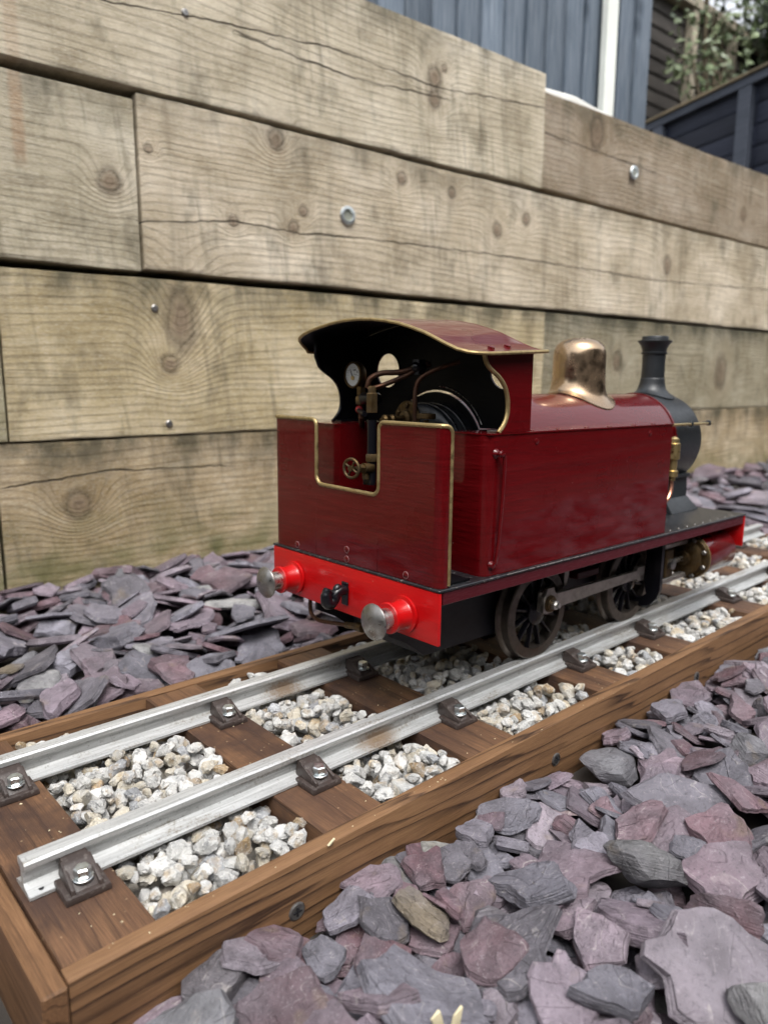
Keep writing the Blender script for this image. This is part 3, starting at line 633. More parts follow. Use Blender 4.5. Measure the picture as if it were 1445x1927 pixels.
def join(name, items, mat, parent, smooth=28):
    """items: (verts, tris, 4x4 matrix, tint)"""
    Vs, Ts, Cs = [], [], []; o = 0
    for v, t, m, c in items:
        Vs.append(v@m[:3, :3].T+m[:3, 3]); Ts.append(t+o); o += len(v); Cs.append(np.tile(np.array([*c, 1.]), (len(v), 1)))
    V = np.concatenate(Vs); T = np.concatenate(Ts); C_ = np.concatenate(Cs)
    me = bpy.data.meshes.new(name); me.vertices.add(len(V)); me.vertices.foreach_set('co', V.ravel())
    me.loops.add(len(T)*3); me.loops.foreach_set('vertex_index', T.ravel()); me.polygons.add(len(T))
    me.polygons.foreach_set('loop_start', np.arange(0, len(T)*3, 3)); me.update(calc_edges=True)
    me.polygons.foreach_set('use_smooth', [True]*len(T)); me.set_sharp_from_angle(angle=math.radians(smooth))
    a = me.color_attributes.new('tint', 'FLOAT_COLOR', 'POINT'); a.data.foreach_set('color', C_.ravel())
    me.materials.append(mat); ob = bpy.data.objects.new(name, me); COL.objects.link(ob); ob['kind'] = 'stuff'
    if parent: ob.parent = parent
    return ob

CAMP = np.array([0, -517.8, 287.7]); FW = np.array(F); RW_ = np.array(R2); UW = np.array(U2)
def proj(p):
    q = np.asarray(p)-CAMP; z = q@FW; return (722.5+1395.8*(q@RW_)/z, 963.5-1395.8*(q@UW)/z, z)

class HField:
    def __init__(s, x0, x1, y0, y1, cell, base):
        s.x0, s.y0, s.c = x0, y0, cell; s.nx = int((x1-x0)/cell)+1; s.ny = int((y1-y0)/cell)+1
        X, Y = np.meshgrid(x0+np.arange(s.nx)*cell, y0+np.arange(s.ny)*cell, indexing='ij'); s.h = base(X, Y).astype(float); s.id = -np.ones(s.h.shape, int)
    def patch(s, x, y, r):
        i0 = max(0, int((x-r-s.x0)/s.c)); i1 = min(s.nx, int((x+r-s.x0)/s.c)+2); j0 = max(0, int((y-r-s.y0)/s.c)); j1 = min(s.ny, int((y+r-s.y0)/s.c)+2)
        if i1-i0 < 2 or j1-j0 < 2: return None
        X = s.x0+np.arange(i0, i1)*s.c; Y = s.y0+np.arange(j0, j1)*s.c; XX, YY = np.meshgrid(X, Y, indexing='ij'); return (slice(i0, i1), slice(j0, j1)), XX, YY

BR = empty('ballast', (100, 0, -70)); tag(BR, 'white and fawn granite chippings filling the bays between the sleepers', kind='structure')
M['fines'] = plain('granite_fines', (.24, .22, .19), .9, 500, .5, 1.)
rock_hi = [rock_mesh('ballast_stone', M['stone'], 3, 20+i, .8, 12) for i in range(12)]
rock_lo = [rock_mesh('ballast_stone_small', M['stone_mass'], 2, 60+i, .8, 11) for i in range(10)]
rl_arr = [mesh_arrays(m_) for m_ in rock_lo]
hf = HField(100, XE, -160, 160, 2.5, lambda X, Y: -46+3*np.sin(X*.11)*np.cos(Y*.13))
bays = [(SL[i][1]+1, SL[i+1][0]-1) for i in range(len(SL)-1)]+[(SL[-1][1]+1, XE-2)]
stones = []
for bi, (xa, xb) in enumerate(bays):
    t = (xa-103)/(XE-103); ya = yn0+14+(yn1-yn0)*t; yb = 145
    area = (xb-xa)*(yb-ya)
    for lay in range(3):
        n = int(area/(10.5**2))
        for k in range(n):
            r = random.uniform(7.0, 11) if random.random() < .6 else random.uniform(4.5, 7.5)
            x = random.uniform(xa+r*.6, xb-r*.6); y = random.uniform(ya+r*.6, yb-r*.6)
            pt = hf.patch(x, y, r)
            if pt is None: continue
            sl, XX, YY = pt; d2 = ((XX-x)**2+(YY-y)**2)/r**2; m_ = d2 < 1
            if not m_.any(): continue
            bot = -np.sqrt(np.clip(1-d2, 0, 1))*r*.75
            z = np.percentile((hf.h[sl]-bot)[m_], 62); 
            rail_dip = 9 if abs(abs(y)-70) < 15+r*.7 else (10 if y > 88 else 0)
            if z+r*.75 > -15 - rail_dip - (3 if r > 8 else 0) + 3*math.sin(x*.05)*math.cos(y*.04): continue
            top = z+np.sqrt(np.clip(1-d2, 0, 1))*r*.72
            sub_h = hf.h[sl]; up = m_ & (top > sub_h); sub_h[up] = top[up]; hf.id[sl][up] = len(stones)
            u = random.random(); v_ = random.uniform(.72, 1.18)
            tint = (.56*v_, .555*v_, .53*v_) if u < .66 else ((.55*v_, .50*v_, .40*v_) if u < .86 else ((.36*v_, .26*v_, .15*v_) if u < .92 else (.36*v_, .37*v_, .385*v_)))
            stones.append((x, y, z, r, tint))
vis = np.bincount(hf.id[hf.id >= 0], minlength=len(stones)).astype(float)
score = []
for i, (x, y, z, r, c) in enumerate(stones):
    px, py, d = proj((x, y, z)); ok = -60 < px < 1500 and -60 < py < 2000
    score.append(vis[i]/d**2 if ok and vis[i] > 8 else 0)
order = np.argsort(-np.array(score)); top300 = set(int(i) for i in order[:298] if score[i] > 0)
items = []
for i, (x, y, z, r, c) in enumerate(stones):
    eu = Euler((random.uniform(-.5, .5), random.uniform(-.5, .5), random.uniform(0, 6.28))); 
    if i in top300: inst(rock_hi[i % 12], 'ballast_stone', BR, ((x-100)*S, y*S, (z+70)*S), eu, c, (r*S*1.08,)*3)
    elif vis[i] > 0:
        m_ = Matrix.LocRotScale(Vector(((x-100)*S, y*S, (z+70)*S)), eu, Vector((r*S*1.08,)*3)); v_, t_ = rl_arr[i % 10]; items.append((v_, t_, np.array(m_), c))
o = join('ballast_stones', items, M['stone_mass'], BR)
fl_ = MB(); fl_.grid([[(x, y, -47+3*math.sin(x*.11)*math.cos(y*.13)+random.uniform(-1.5, 1.5)) for y in np.linspace(-146, 146, 60)] for x in np.linspace(104, XE-1, 260)])
fo = fl_.obj('chipping_fines', M['fines'], BR, off=(100, 0, -70)); fo['kind'] = 'stuff'

# ---------------------------------------------------------------- slate chippings
def slate_arrays(seed, lam=4, n=22, thick=.16, lump=False):
    """unit slate (radius 1, lying flat): slab with oblique broken rims and a thin flake left on its face"""
    r = random.Random(seed); el = r.uniform(.42, .85)
    ang = [2*PI*(k+r.uniform(-.3, .3))/n for k in range(n)]; k_ = r.randint(4, 7)
    cor = sorted(2*PI*(i+r.uniform(-.36, .36))/k_ for i in range(k_)); cr = [r.uniform(.78, 1.08) for _ in cor]
    def rad(a):
        a %= 2*PI
        for i in range(k_):
            a0, a1 = cor[i], cor[(i+1) % k_]+(2*PI if i == k_-1 else 0); aa = a if a >= a0 else a+2*PI
            if a0 <= aa <= a1:
                p0 = Vector((math.cos(a0), math.sin(a0)))*cr[i]; p1 = Vector((math.cos(a1), math.sin(a1)))*cr[(i+1) % k_]; d = Vector((math.cos(aa), math.sin(aa))); e = p1-p0
                den = d.x*e.y-d.y*e.x
                return abs((p0.x*e.y-p0.y*e.x)/den) if abs(den) > 1e-6 else 1
        return 1
    def fl(a, k): return noise.noise(Vector((math.cos(a)*1.3+seed, math.sin(a)*1.3, k*3.7)))
    base = [rad(a)*(1+noise.noise(Vector((math.cos(a)*3, math.sin(a)*3, seed)))*.09+r.uniform(-.018, .018)) for a in ang]
    V, T = [], []; tx, ty = r.uniform(-.05, .05), r.uniform(-.05, .05); e2 = el/.7
    def ring(sc, zz, jit, zj=.012, rr=base):
        for i, (a, q) in enumerate(zip(ang, rr)):
            q2 = q*sc[i]*(1+r.uniform(-jit, jit)); x, y = math.cos(a)*q2, math.sin(a)*q2
            V.append((x, y*e2, zz+tx*x+ty*y+r.uniform(-zj, zj)*thick*4))
    def skin(o, m):
        for k in range(m-1):
            for i in range(n):
                j = (i+1) % n; a0, a1, b0, b1 = o+k*n+i, o+k*n+j, o+(k+1)*n+i, o+(k+1)*n+j; T.extend([(a0, a1, b1), (a0, b1, b0)])
    slope = [min(1.6, max(.12, .55+1.9*fl(a, 1))) for a in ang]                  # how oblique the broken rim is, round the slate
    A = [1-min(.30, thick*1.25*q+.01) for q in slope]
    t = thick; W1 = [1+r.uniform(-.008, .008) for _ in ang]; st_ = [r.random() for _ in ang]
    ring([.90-.10*abs(fl(a, 5)) for a in ang], -t, .006, .003); ring(W1, -t*.35, .004, .006)
    for f in (.3, .34, .66, .72): ring([p+(q-p)*min(1, f+(.10*(s2 > .5) if f > .33 else 0)) for p, q, s2 in zip(W1, A, st_)], -t*.35+1.33*t*(f-(.05 if f in (.34, .72) else 0)), .003, .003)
    ring(A, t*.97, .003, .002); ring([a_-.016 for a_ in A], t*1.0, .002, .002)
    ring([a_*.62 for a_ in A], t*1.0, .03, .010); ring([a_*.3 for a_ in A], t*1.02, .02, .008); V.append((0, 0, t*1.02)); skin(0, 10)
    for i in range(n): T.append((9*n+i, 9*n+(i+1) % n, 10*n))
    if lam > 2:
        for q in range(1 if lam == 4 else 2):                      # thin broken leaf lying on part of the face
            ca = r.uniform(0, 2*PI); cut = r.uniform(-.35, .25)-q*.15; o = len(V); hh = t*(.10+.12*r.random()); off = t*(.97+.1*q)
            fr = []
            for a, qv, a_ in zip(ang, base, A):
                d = math.cos(a-ca); R0 = qv*a_*(.97-q*.1)
                if d > 0.02: R0 = min(R0, max(.08, (cut+.34)/d*(1+fl(a, 9+q)*.5+r.uniform(-.07, .07))))
                fr.append(R0)
            one = [1.]*n
            ring(one, off-.01, 0, 0, fr); ring(one, off+hh*.8, 0, 0, fr); ring([.965]*n, off+hh, 0, 0, fr); ring([.5]*n, off+hh*1.02, .02, .004, fr); V.append((0, 0, off+hh*1.05)); skin(o, 4)
            for i in range(n): T.append((o+3*n+i, o+3*n+(i+1) % n, o+4*n))
    return np.array(V), np.array(T), el
def mesh_from(name, V, T, mat, smooth=22):
    me = bpy.data.meshes.new(name); me.from_pydata(V.tolist(), [], T.tolist()); me.update(); me.polygons.foreach_set('use_smooth', [True]*len(T)); me.set_sharp_from_angle(angle=math.radians(smooth)); me.materials.append(mat); return me
SH = [slate_arrays(100+i, (2, 4, 2, 5)[i % 4], 26, (.08, .12, .18)[i % 3]) for i in range(20)]
SHm = [mesh_from('slate', v, t, M['slate']) for v, t, e in SH]
SLo = [slate_arrays(300+i, 2, 11, (.085, .12, .17)[i % 3]) for i in range(12)]
lump = [rock_mesh('slate_lump', M['slate'], 3, 90+i, .7, 13, .12) for i in range(4)]
lump_a = [mesh_arrays(m_) for m_ in lump]
GR = empty('slate_bed', (400, 0, -80)); tag(GR, 'deep bed of loose purple and grey slate chippings around the track', kind='structure')
GO = np.array([400, 0, -80.])
# corridor of slate: from in front of the camera to the wall
sh_f = HField(-260, 4600, -1040, 760, 6, lambda X, Y: ground_h(X, Y))
slates = []
def wall_front(x): return WALLY+math.sin(WROT)*x
cand = []
def inside_track(x, y, m_=0): return 90-m_ < x < XE+14+m_ and -161-m_ < y < 160+m_
while len(cand) < 10600:
    # density: more where the camera sees them
    k_ = len(cand)
    if k_ < 420: x, y = random.uniform(100, 1500), random.uniform(-215, -163)
    elif 8600 < k_: x, y = random.uniform(300, 2900), random.uniform(-1000, -150)
    elif k_ < 2000: x, y = random.uniform(-60, 1700), random.uniform(-520, -150) if random.random() < .55 else random.uniform(150, 740)
    elif random.random() < .55: x, y = random.uniform(-200, 1500), random.uniform(-600, 740)
    else: x, y = random.uniform(300, 4500), random.uniform(-450, 740)
    az = math.degrees(math.atan2(y+518, x))
    if (az < 8 and not (x > 500 and y > -980)) or az > 97 or y > wall_front(x)-8: continue
    if inside_track(x, y, 5): continue
    cand.append((x, y))
PALS = [(.150, .112, .138), (.168, .122, .146), (.110, .055, .066), (.138, .134, .160), (.118, .114, .138), (.200, .165, .190), (.136, .092, .112), (.078, .072, .084), (.120, .070, .082), (.132, .122, .146)]
PALS = [tuple(1.13*(q*.84+.16*(sum(p)/3)*(.98, .98, 1.06)[i]) for i, q in enumerate(p)) for p in PALS]
for k, (x, y) in enumerate(cand):
    d_cam = math.hypot(x, y+518); u = random.random()
    R_ = random.choice((20, 25, 30, 36, 42, 50)) if u < .82 else random.uniform(50, 66)
    R_ *= .79
    if k < 2000: R_ = random.uniform(15, 26)
    elif k < 4200: R_ *= .8
    if 7000 < k < 8600 and random.random() < .75: R_ *= 1.4
    is_l = random.random() < .045
    if is_l: R_ = random.uniform(20, 32)
    # keep clear of the timber frame and the wall
    if inside_track(x, y, R_*.3) and k % 2 and abs(y) > 150:
        y = -161-R_*.3 if y < 0 else 160+R_*.3
    y = min(y, wall_front(x)-R_*.5)
    rot = random.uniform(0, 2*PI); si = random.randrange(20); el = SH[si][2]/.7 if not is_l else .8
    pt = sh_f.patch(x, y, R_)
    if pt is None: continue
    sl, XX, YY = pt; lx = (XX-x)*math.cos(rot)+(YY-y)*math.sin(rot); ly = (-(XX-x)*math.sin(rot)+(YY-y)*math.cos(rot))/max(.4, el)
    m_ = lx**2+ly**2 < (R_*.88)**2
    if m_.sum() < 4: continue
    hh = sh_f.h[sl]; A = np.stack([XX[m_]-x, YY[m_]-y, np.ones(m_.sum())], 1); co, *_ = np.linalg.lstsq(A, hh[m_], rcond=None)
    gx, gy = co[0], co[1]; gm_ = math.hypot(gx, gy)
    mx = .55 if not inside_track(x, y, 40) else .3
    if gm_ > mx: gx, gy = gx*mx/gm_, gy*mx/gm_
    gx += random.gauss(0, .11); gy += random.gauss(0, .11)
    th = R_*(.08, .12, .18)[si % 3] if not is_l else R_*.55
    plane = gx*(XX-x)+gy*(YY-y); z = np.percentile((hh-plane)[m_], 80)+th*.75
    gh = float(ground_h(x, y)); cap = gh+(36 if y < 0 else 46) if not (inside_track(x, y, 90)) else (gh+26 if y < 0 else gh+36)
    if x > 1100: cap += 12
    if -225 < y < -150 and min(abs(x-q) for q in (248, 541, 826, 1120)) < 9+R_*.7 and z+th > -66: continue
    if z > cap: continue
    top = z+plane+th*.9
    up = m_ & (top > hh)
    if not up.any(): continue
    hh[up] = top[up]; sh_f.id[sl][up] = len(slates)
    v_ = random.uniform(.7, 1.35)
    c = random.choice(PALS) if random.random() > .012 else random.choice([(.20, .20, .18), (.17, .14, .10), (.30, .30, .29)])
    if is_l: c = random.choice([(.17, .17, .17), (.14, .14, .15), (.12, .07, .08), (.13, .12, .13)])
    slates.append((x, y, z, R_, rot, gx, gy, si, is_l, tuple(q*v_ for q in c), d_cam))
vis = np.bincount(sh_f.id[sh_f.id >= 0], minlength=len(slates)).astype(float); score = []
for i, s_ in enumerate(slates):
    px, py, d = proj(s_[:3]); ok = d > 50 and -120 < px < 1560 and 700 < py < 2080
    score.append(vis[i]/d**2 if ok and vis[i] > 3 else 0)
order = np.argsort(-np.array(score)); top300 = set(int(i) for i in order[:298] if score[i] > 0)
items = []
lo_arr = SLo
for i, (x, y, z, R_, rot, gx, gy, si, is_l, c, dc) in enumerate(slates):
    if vis[i] <= 0 and dc > 500: continue
    nrm = Vector((-gx, -gy, 1)).normalized(); q = nrm.to_track_quat('Z', 'Y'); mrot = q.to_matrix().to_4x4()@Matrix.Rotation(rot-q.to_euler().z*0, 4, 'Z')
    # keep the heading given by rot
    xax = Vector((math.cos(rot), math.sin(rot), 0)); xax = (xax-nrm*xax.dot(nrm)).normalized(); yax = nrm.cross(xax)
    m3 = Matrix((xax, yax, nrm)).transposed(); loc = Vector(((x-GO[0])*S, (y-GO[1])*S, (z-GO[2])*S))
    zs_ = R_*S*(1.0 if not is_l else .9)
    mw = Matrix.Translation(loc)@m3.to_4x4()@Matrix.Diagonal((R_*S*1.1, R_*S*1.1, zs_, 1))
    if i in top300:
        o = bpy.data.objects.new('slate', lump[i % 4] if is_l else SHm[si]); COL.objects.link(o); o.parent = GR; o.matrix_local = mw; o.color = (*c, 1)
    else:
        a_ = lump_a[i % 4] if is_l else ((SH[si][0], SH[si][1]) if dc < 1500 else (lo_arr[i % 12][0], lo_arr[i % 12][1])); items.append((a_[0], a_[1], np.array(mw), c))
o = join('slates', items, M['slate_mass'], GR, 22)

# ---------------------------------------------------------------- the engine
LP = math.radians(.614); PIV = Vector((430, 0, 115)); BASE = Vector((620, 0, 0))
RLm = Matrix.Rotation(LP, 3, 'Y')
EN = empty('tank_engine', PIV+RLm@(BASE-PIV), (0, LP, 0)); tag(EN, 'maroon model saddleless side tank steam engine with red buffer beam and brass trim on the display track', 'model train')
EN['label'] = 'maroon model tank steam engine with red buffer beam and brass beading on the track'
def ep(mb, name, mat, parent=None, **k): return mb.obj(name, M[mat] if isinstance(mat, str) else mat, parent or EN, off=BASE, **k)
def arc(cx, cy, r, a0, a1, n=8): return [(cx+r*math.cos(math.radians(a0+(a1-a0)*i/n)), cy+r*math.sin(math.radians(a0+(a1-a0)*i/n))) for i in range(n+1)]
XR, XF = 424.0, 1003.0
# footplate, valances, beams, frames
ep(MB().box(XR-5, XF+2, -119.5, 119.5, 116.6, 119, .6), 'footplate', 'plate_black')
for s_ in (-1, 1): ep(MB().box(XR+1, XF-2, 117*s_-1.2, 117*s_+1.2, 105.5, 116.4, .4), 'valance', 'maroon_dull')
ep(MB().box(419.3, 422.8, -118.8, 118.8, 71.5, 116.3, .9, 2), 'buffer_beam', 'red')
ep(MB().box(XF-1.5, XF+2.2, -118.8, 118.8, 75, 116.3, .9, 2), 'buffer_beam', 'red')
for s_ in (-1, 1):
    ep(MB().plate([(424, 116), (424, 62), (448, 50), (470, 33), (575, 33), (600, 45), (690, 45), (760, 42), (860, 42), (1000, 78), (1000, 116)], [], lambda u, v, t, s_=s_: (u, s_*52+t, v), -1.6, 1.6), 'frame_plate', 'frame_black')
ep(MB().box(470, 472.5, -50, 50, 33, 114), 'frame_stretcher', 'frame_black')
ep(MB().box(573, 575.5, -50, 50, 33, 114), 'frame_stretcher', 'frame_black')
ep(MB().box(472.6, 573, -50, 50, 33, 35), 'ashpan', 'frame_black')
for x0 in (690, 880): ep(MB().box(x0, x0+40, -50, 50, 50, 112, 2), 'frame_stretcher', 'frame_black')
# buffers
def buffer(x, y, z, d, name='buffer'):
    b = ep(MB().lathe([(15.6, 0), (16.2, .8), (16.2, 2.8), (13.2, 3.4), (12.2, 4.8), (11.6, 16), (12.4, 16.6), (13.3, 17.4), (13.4, 19.6), (12.8, 20.4), (9.2, 20.5)], (x, y, z), (d, 0, 0), 40), name, 'red')
    ep(MB().lathe([(9, 0), (9, 18)], (x+d*15, y, z), (d, 0, 0), 28), 'shank', 'bright_steel', b)
    ep(MB().lathe([(8.6, 0), (12.5, .8), (14.8, 1.6), (15.5, 2.7), (15.2, 3.9), (12.6, 6.0), (8.5, 7.8), (4.2, 8.7), (0.01, 9.0)], (x+d*32, y, z), (d, 0, 0), 48), 'head', 'steel', b)
for y in (80, -79.5): buffer(419.2, y, 90.5, -1)
for y in (80, -79.5): buffer(XF+2.4, y, 93, 1)
# coupling hook
hk = MB()
hp = [(0, 0), (-6, -1), (-10, -4.5), (-10.5, -9), (-7, -13), (-1, -14), (3, -11), (4.6, -6), (4.9, 1), (4, 3.2), (2.5, 1), (1.5, -5), (-1, -8.2), (-4.6, -7.4), (-5.5, -4.4), (-2, -1.8)]
hk.tube([(419, 0, 94.5), (412, 0, 94.5), (407.5, 0, 92.2), (405.4, 0, 87.5), (402.5, 0, 84.6), (398.6, 0, 84.8), (396.6, 0, 89), (396.9, 0, 94.5), (399.0, 0, 99)], [5, 5.4, 5.4, 5.2, 5.4, 5.8, 5.4, 4.6, 3.2], 12, 4)
hk.ball((409.5, 0, 94.5), (5.4, 4.2, 7.2), 3)
ep(hk, 'coupling_hook', 'black_gloss')
ep(MB().box(417.3, 419.2, -4.5, 4.5, 80, 102, .6), 'hook_plate', 'black_gloss')
# drain pipe below beam
ep(MB().tube([(432, 71.9, 75), (431, 71.5, 62), (430.5, 69.5, 53), (430, 62, 49.5), (430, 51.5, 48.8), (430, 30, 52), (430, 8, 55.5)], 2.1, 10), 'drain_pipe', 'copper')
ep(MB().cyl((430, 12, 54.8), (430, -4, 57.5), 3.4, n=6).cyl((430, -4, 57.5), (430, -12, 58), 4.6, n=12), 'pipe_union', 'brass_dark')

# bunker: one bent sheet with the U-shaped opening
def bunker_sheet():
    H0, HL, HR = 119.3, 249.5, 251
    W_, rc, xr, xf = 117.8, 6.5, 421.2, 431.5
    # unrolled outline path across (far return, corner, rear, corner, near return): u -> (x, y)
    def pos(u, off=0):
        # u from 0 at far return front edge
        a = xf-xr-rc; L = PI/2*rc; wd = 2*(W_-rc)
        if u < a: return (xf-u, W_+off)
        u -= a
        if u < L: t = u/rc; return (xr+rc-math.sin(t)*(rc+off), W_-rc+math.cos(t)*(rc+off))
        u -= L
        if u < wd: return (xr-off, W_-rc-u)
        u -= wd
        if u < L: t = u/rc; return (xr+rc-math.cos(t)*(rc+off), -(W_-rc)-math.sin(t)*(rc+off))
        u -= L; return (xr+rc+u, -W_-off)
    tot = 2*(xf-xr-rc)+PI*rc+2*(W_-rc)
    base_u = (xf-xr-rc)+PI/2*rc+(W_-rc)                 # u of y = 0
    U = lambda y: base_u-y
    ut, ub = 8, 10
    top = []
    # far plateau from u=0 to opening
    top += [(0, HL)]; top += [(u, HL) for u in np.linspace(4, U(53.5)-0, 10)]
    top += [(U(47.5+6)+6*math.sin(t), HL-6+6*math.cos(t)) for t in np.linspace(.2, PI/2, 6)]
    top += [(U(47.5), z) for z in (225, 205)]
    top += [(U(47.5-9)-9*math.cos(t), 188.5+9-9*math.sin(t)) for t in np.linspace(0, PI/2, 7)]
    top += [(U(15), 188.2), (U(-14), 187.8)]
    top += [(U(-42+8)+8*math.sin(t), 187.6+8-8*math.cos(t)) for t in np.linspace(0, PI/2, 7)]
    top += [(U(-42), z) for z in (205, 225)]
    top += [(U(-42-6)-6*math.cos(t), HR-6+6*math.sin(t)) for t in np.linspace(0, PI/2, 6)]
    top += [(u, HR) for u in np.linspace(U(-52), tot-10, 10)]
    top += [(tot-7+7*math.sin(t), HR-7+7*math.cos(t)) for t in np.linspace(.2, PI/2, 5)]
    top += [(tot, z) for z in (225, 180, 140)]
    return pos, tot, top, H0
pos, tot, top, H0 = bunker_sheet()
def col_top(u):
    return None
# build by columns: for each u sample take the height of the rim (single valued except at the vertical sides)
us = sorted(set([round(u, 3) for u, _ in top]+[round(float(u), 3) for u in np.linspace(0, tot, 60)]))
def rim(u, side):
    """height of the rim just left (-) or right (+) of u"""
    e = .002*side; best = None
    for (a, za), (b, zb) in zip(top[:-1], top[1:]):
        if a == b: continue
        lo, hi = min(a, b), max(a, b)
        if lo <= u+e <= hi: best = za+(zb-za)*((u+e)-a)/(b-a)
    return best
mb = MB()
for a, b in zip(us[:-1], us[1:]):
    za, zb = rim(a, 1), rim(b, -1)
    if za is None or zb is None or b-a < .01: continue
    A, B, A2, B2 = pos(a), pos(b), pos(a, -1.6), pos(b, -1.6)
    mb.add([(*A, H0), (*B, H0), (*B, zb), (*A, za), (*A2, H0), (*B2, H0), (*B2, zb), (*A2, za)], [(0, 1, 2, 3), (5, 4, 7, 6), (3, 2, 6, 7)])
b_ = bmesh.new(); me_ = mb.mesh('tmp', None, smooth=0, recalc=False); b_.from_mesh(me_); bmesh.ops.remove_doubles(b_, verts=b_.verts[:], dist=1e-5)
mb2 = MB(); mb2.bm(b_); mb2.v = [(x*1000, y*1000, z*1000) for x, y, z in mb2.v]
BU = ep(mb2, 'bunker', 'maroon')
ep(MB().tube([(*pos(u, -.5), z) for u, z in top]+[(*pos(tot, -.5), 121)], 1.9, 10, 0), 'beading', 'brass', BU)
for y, z in ((79, 123.6), (1, 132), (1, 123), (-78, 123.6)):
    ep(MB().tube([(420.9, y+3.1*math.cos(a), z+3.1*math.sin(a)) for a in np.linspace(0, 2*PI, 15)[:-1]], .35, 5, 0, True), 'paint_crack', M['crack_dust'], BU)
    ep(MB().lathe([(2.9, 0), (2.9, .5), (2.3, .9), (.01, .95)], (421.2, y, z), (-1, 0, 0), 16).box(419.8, 420.24, y-2, y+2, z-.3, z+.3), 'screw', 'maroon', BU)
ep(MB().box(424, 463, -113, 113, 119.4, 121), 'bunker_floor', 'black_in')

# side tanks
def tank(s_):
    Wd = (115, 74) if s_ < 0 else (115, 66)
    o_, i_ = Wd; x0, x1, rc = (478. if s_ < 0 else 464.), 794., (10 if s_ < 0 else 3)
    out = [(x1, o_), (x1, i_), (x0+1, i_)]+arc(x0+rc, o_-rc, rc, 180, 90, 6)
    out = [(a, b*s_) for a, b in out]
    m_ = MB().plate(out, [], lambda u, v, t: (u, v, t), 119.2, 241.6)
    T_ = ep(m_, 'side_tank', 'maroon')
    lid = [(x1+1, o_+.9), (x1+1, i_), (x0, i_), (x0-1, o_-rc)]+[(x0+rc*.3, o_-.2+.8), (x0+rc, o_+.9)]
    ep(MB().plate([(a, b*s_) for a, b in lid], [], lambda u, v, t: (u, v, t), 241.7, 243.0), 'tank_top', 'maroon', T_)
    for k in range(7):
        ep(MB().lathe([(2.6, 0), (2.4, .6), (1.2, 1.0), (.01, 1.1)], (500+k*44+(3 if k % 2 else 0), s_*(o_-7.5), 242.9), (0, 0, 1), 12), 'rivet', 'maroon', T_)
    for x in (545, 745): ep(MB().lathe([(2.8, 0), (2.6, .6), (1.5, 1.), (.01, 1.1)], (x, s_*o_, 234), (0, s_, 0), 12), 'rivet', 'maroon', T_)
    # grab rail: knob at top, bent-over rod, knob at foot
    g = MB(); yy = s_*(o_)
    g.lathe([(4.2, 0), (3.4, 1.4), (2.0, 2.6), (2.4, 5), (3.2, 6), (2.4, 7.6), (.01, 8)], (489, yy, 226), (0, s_, 0), 16)
    g.lathe([(4.0, 0), (3.4, 1.2), (2.6, 2.8), (.01, 3.6)], (487.5, yy, 129), (0, s_, 0), 16)
    g.tube([(489, yy+s_*5, 226.5), (493, yy+s_*5.2, 225), (494.6, yy+s_*5, 219), (494.2, yy+s_*4.5, 190), (492.5, yy+s_*3.4, 150), (490.5, yy+s_*2.2, 130)], 1.6, 10)
    ep(g, 'grab_rail', 'maroon', T_)
tank(-1); tank(1)
# thin pale wear line on the footplate edge by the tank
ep(MB().tube([(505, -119.6, 118.6), (560, -119.7, 118.7), (640, -119.7, 118.7)], .45, 5), 'worn_edge', 'bright_steel')
for k in range(9): ep(MB().lathe([(1.5, 0), (1.2, .7), (.01, 1.)], (812+k*20.5, -112.5, 118.9), (0, 0, 1), 10), 'rivet', 'steel')

# cab: side sheets with curved cut-out, front sheet with two round windows
cabp = [(535.5, 243.2), (535.5, 313.2), (470.5, 310.3), (472.2, 307), (474, 302.5), (477.2, 298.4), (483, 294.6), (490, 290.6), (496, 285.8), (500.6, 280), (503.6, 272), (504.5, 263), (503.2, 256), (499.6, 249.6), (494.5, 244.6), (492.8, 243.2)]
for s_ in (-1, 1):
    if s_ > 0: cabp = [(535.5, 243.2), (535.5, 330), (471.5, 328.4), (470.5, 311.5)]+cabp[3:]
    cs = ep(MB().plate(cabp, [], lambda u, v, t, s_=s_: (u, s_*(113.2+t), v), 0, 1.3), 'cab_side', 'maroon')
    ep(MB().plate(cabp, [], lambda u, v, t, s_=s_: (u, s_*(112.0+t), v), 0, 1.1), 'cab_side_lining', 'black_in', cs)
    ep(MB().tube([(x, s_*113.2, z) for x, z in cabp[2:]], 2.0, 8, 3), 'beading', 'brass' if s_ < 0 else 'black_gloss', cs)
    ep(MB().box(494, 535, s_*106-6, s_*106+6, 243.2, 244.6), 'cab_angle', 'steel' if s_ < 0 else 'black_gloss', cs)
roofp = [(-123.5, 309.0), (-120, 309.1), (-115, 309.8), (-106, 312.2), (-94, 316.7), (-82, 321.6), (-69.4, 326.6), (-53, 331.6), (-36.9, 335.8), (-20, 338.8), (-2, 340.9), (17, 342), (35.7, 341.9), (56, 340.2), (76.7, 337.1), (90, 334.6), (100, 332), (110, 329), (117, 326.2), (121, 323.2), (123.2, 319.6), (124, 315.6)]
def roof_z(y): return float(np.interp(y, [p[0] for p in roofp], [p[1] for p in roofp]))
bp = [(112, 243.2)]+[(y, roof_z(y)+1.6) for y in np.linspace(112, -112, 25)]+[(-112, 243.2), (-64, 243.2), (-62, 243.2)]
bp += [(66*math.cos(math.radians(a)), 212+66*math.sin(math.radians(a))) for a in np.linspace(180-28.2, 28.2, 21)]+[(64, 243.2)]
holes = [[(hy+17.5*math.cos(a), 297+17.5*math.sin(a)) for a in np.linspace(0, 2*PI, 33)[:-1]] for hy in (72, -85)]
cf = ep(MB().plate(bp, holes, lambda u, v, t: (533.5+t, u, v), 0, 1.2), 'cab_front', 'black_in')
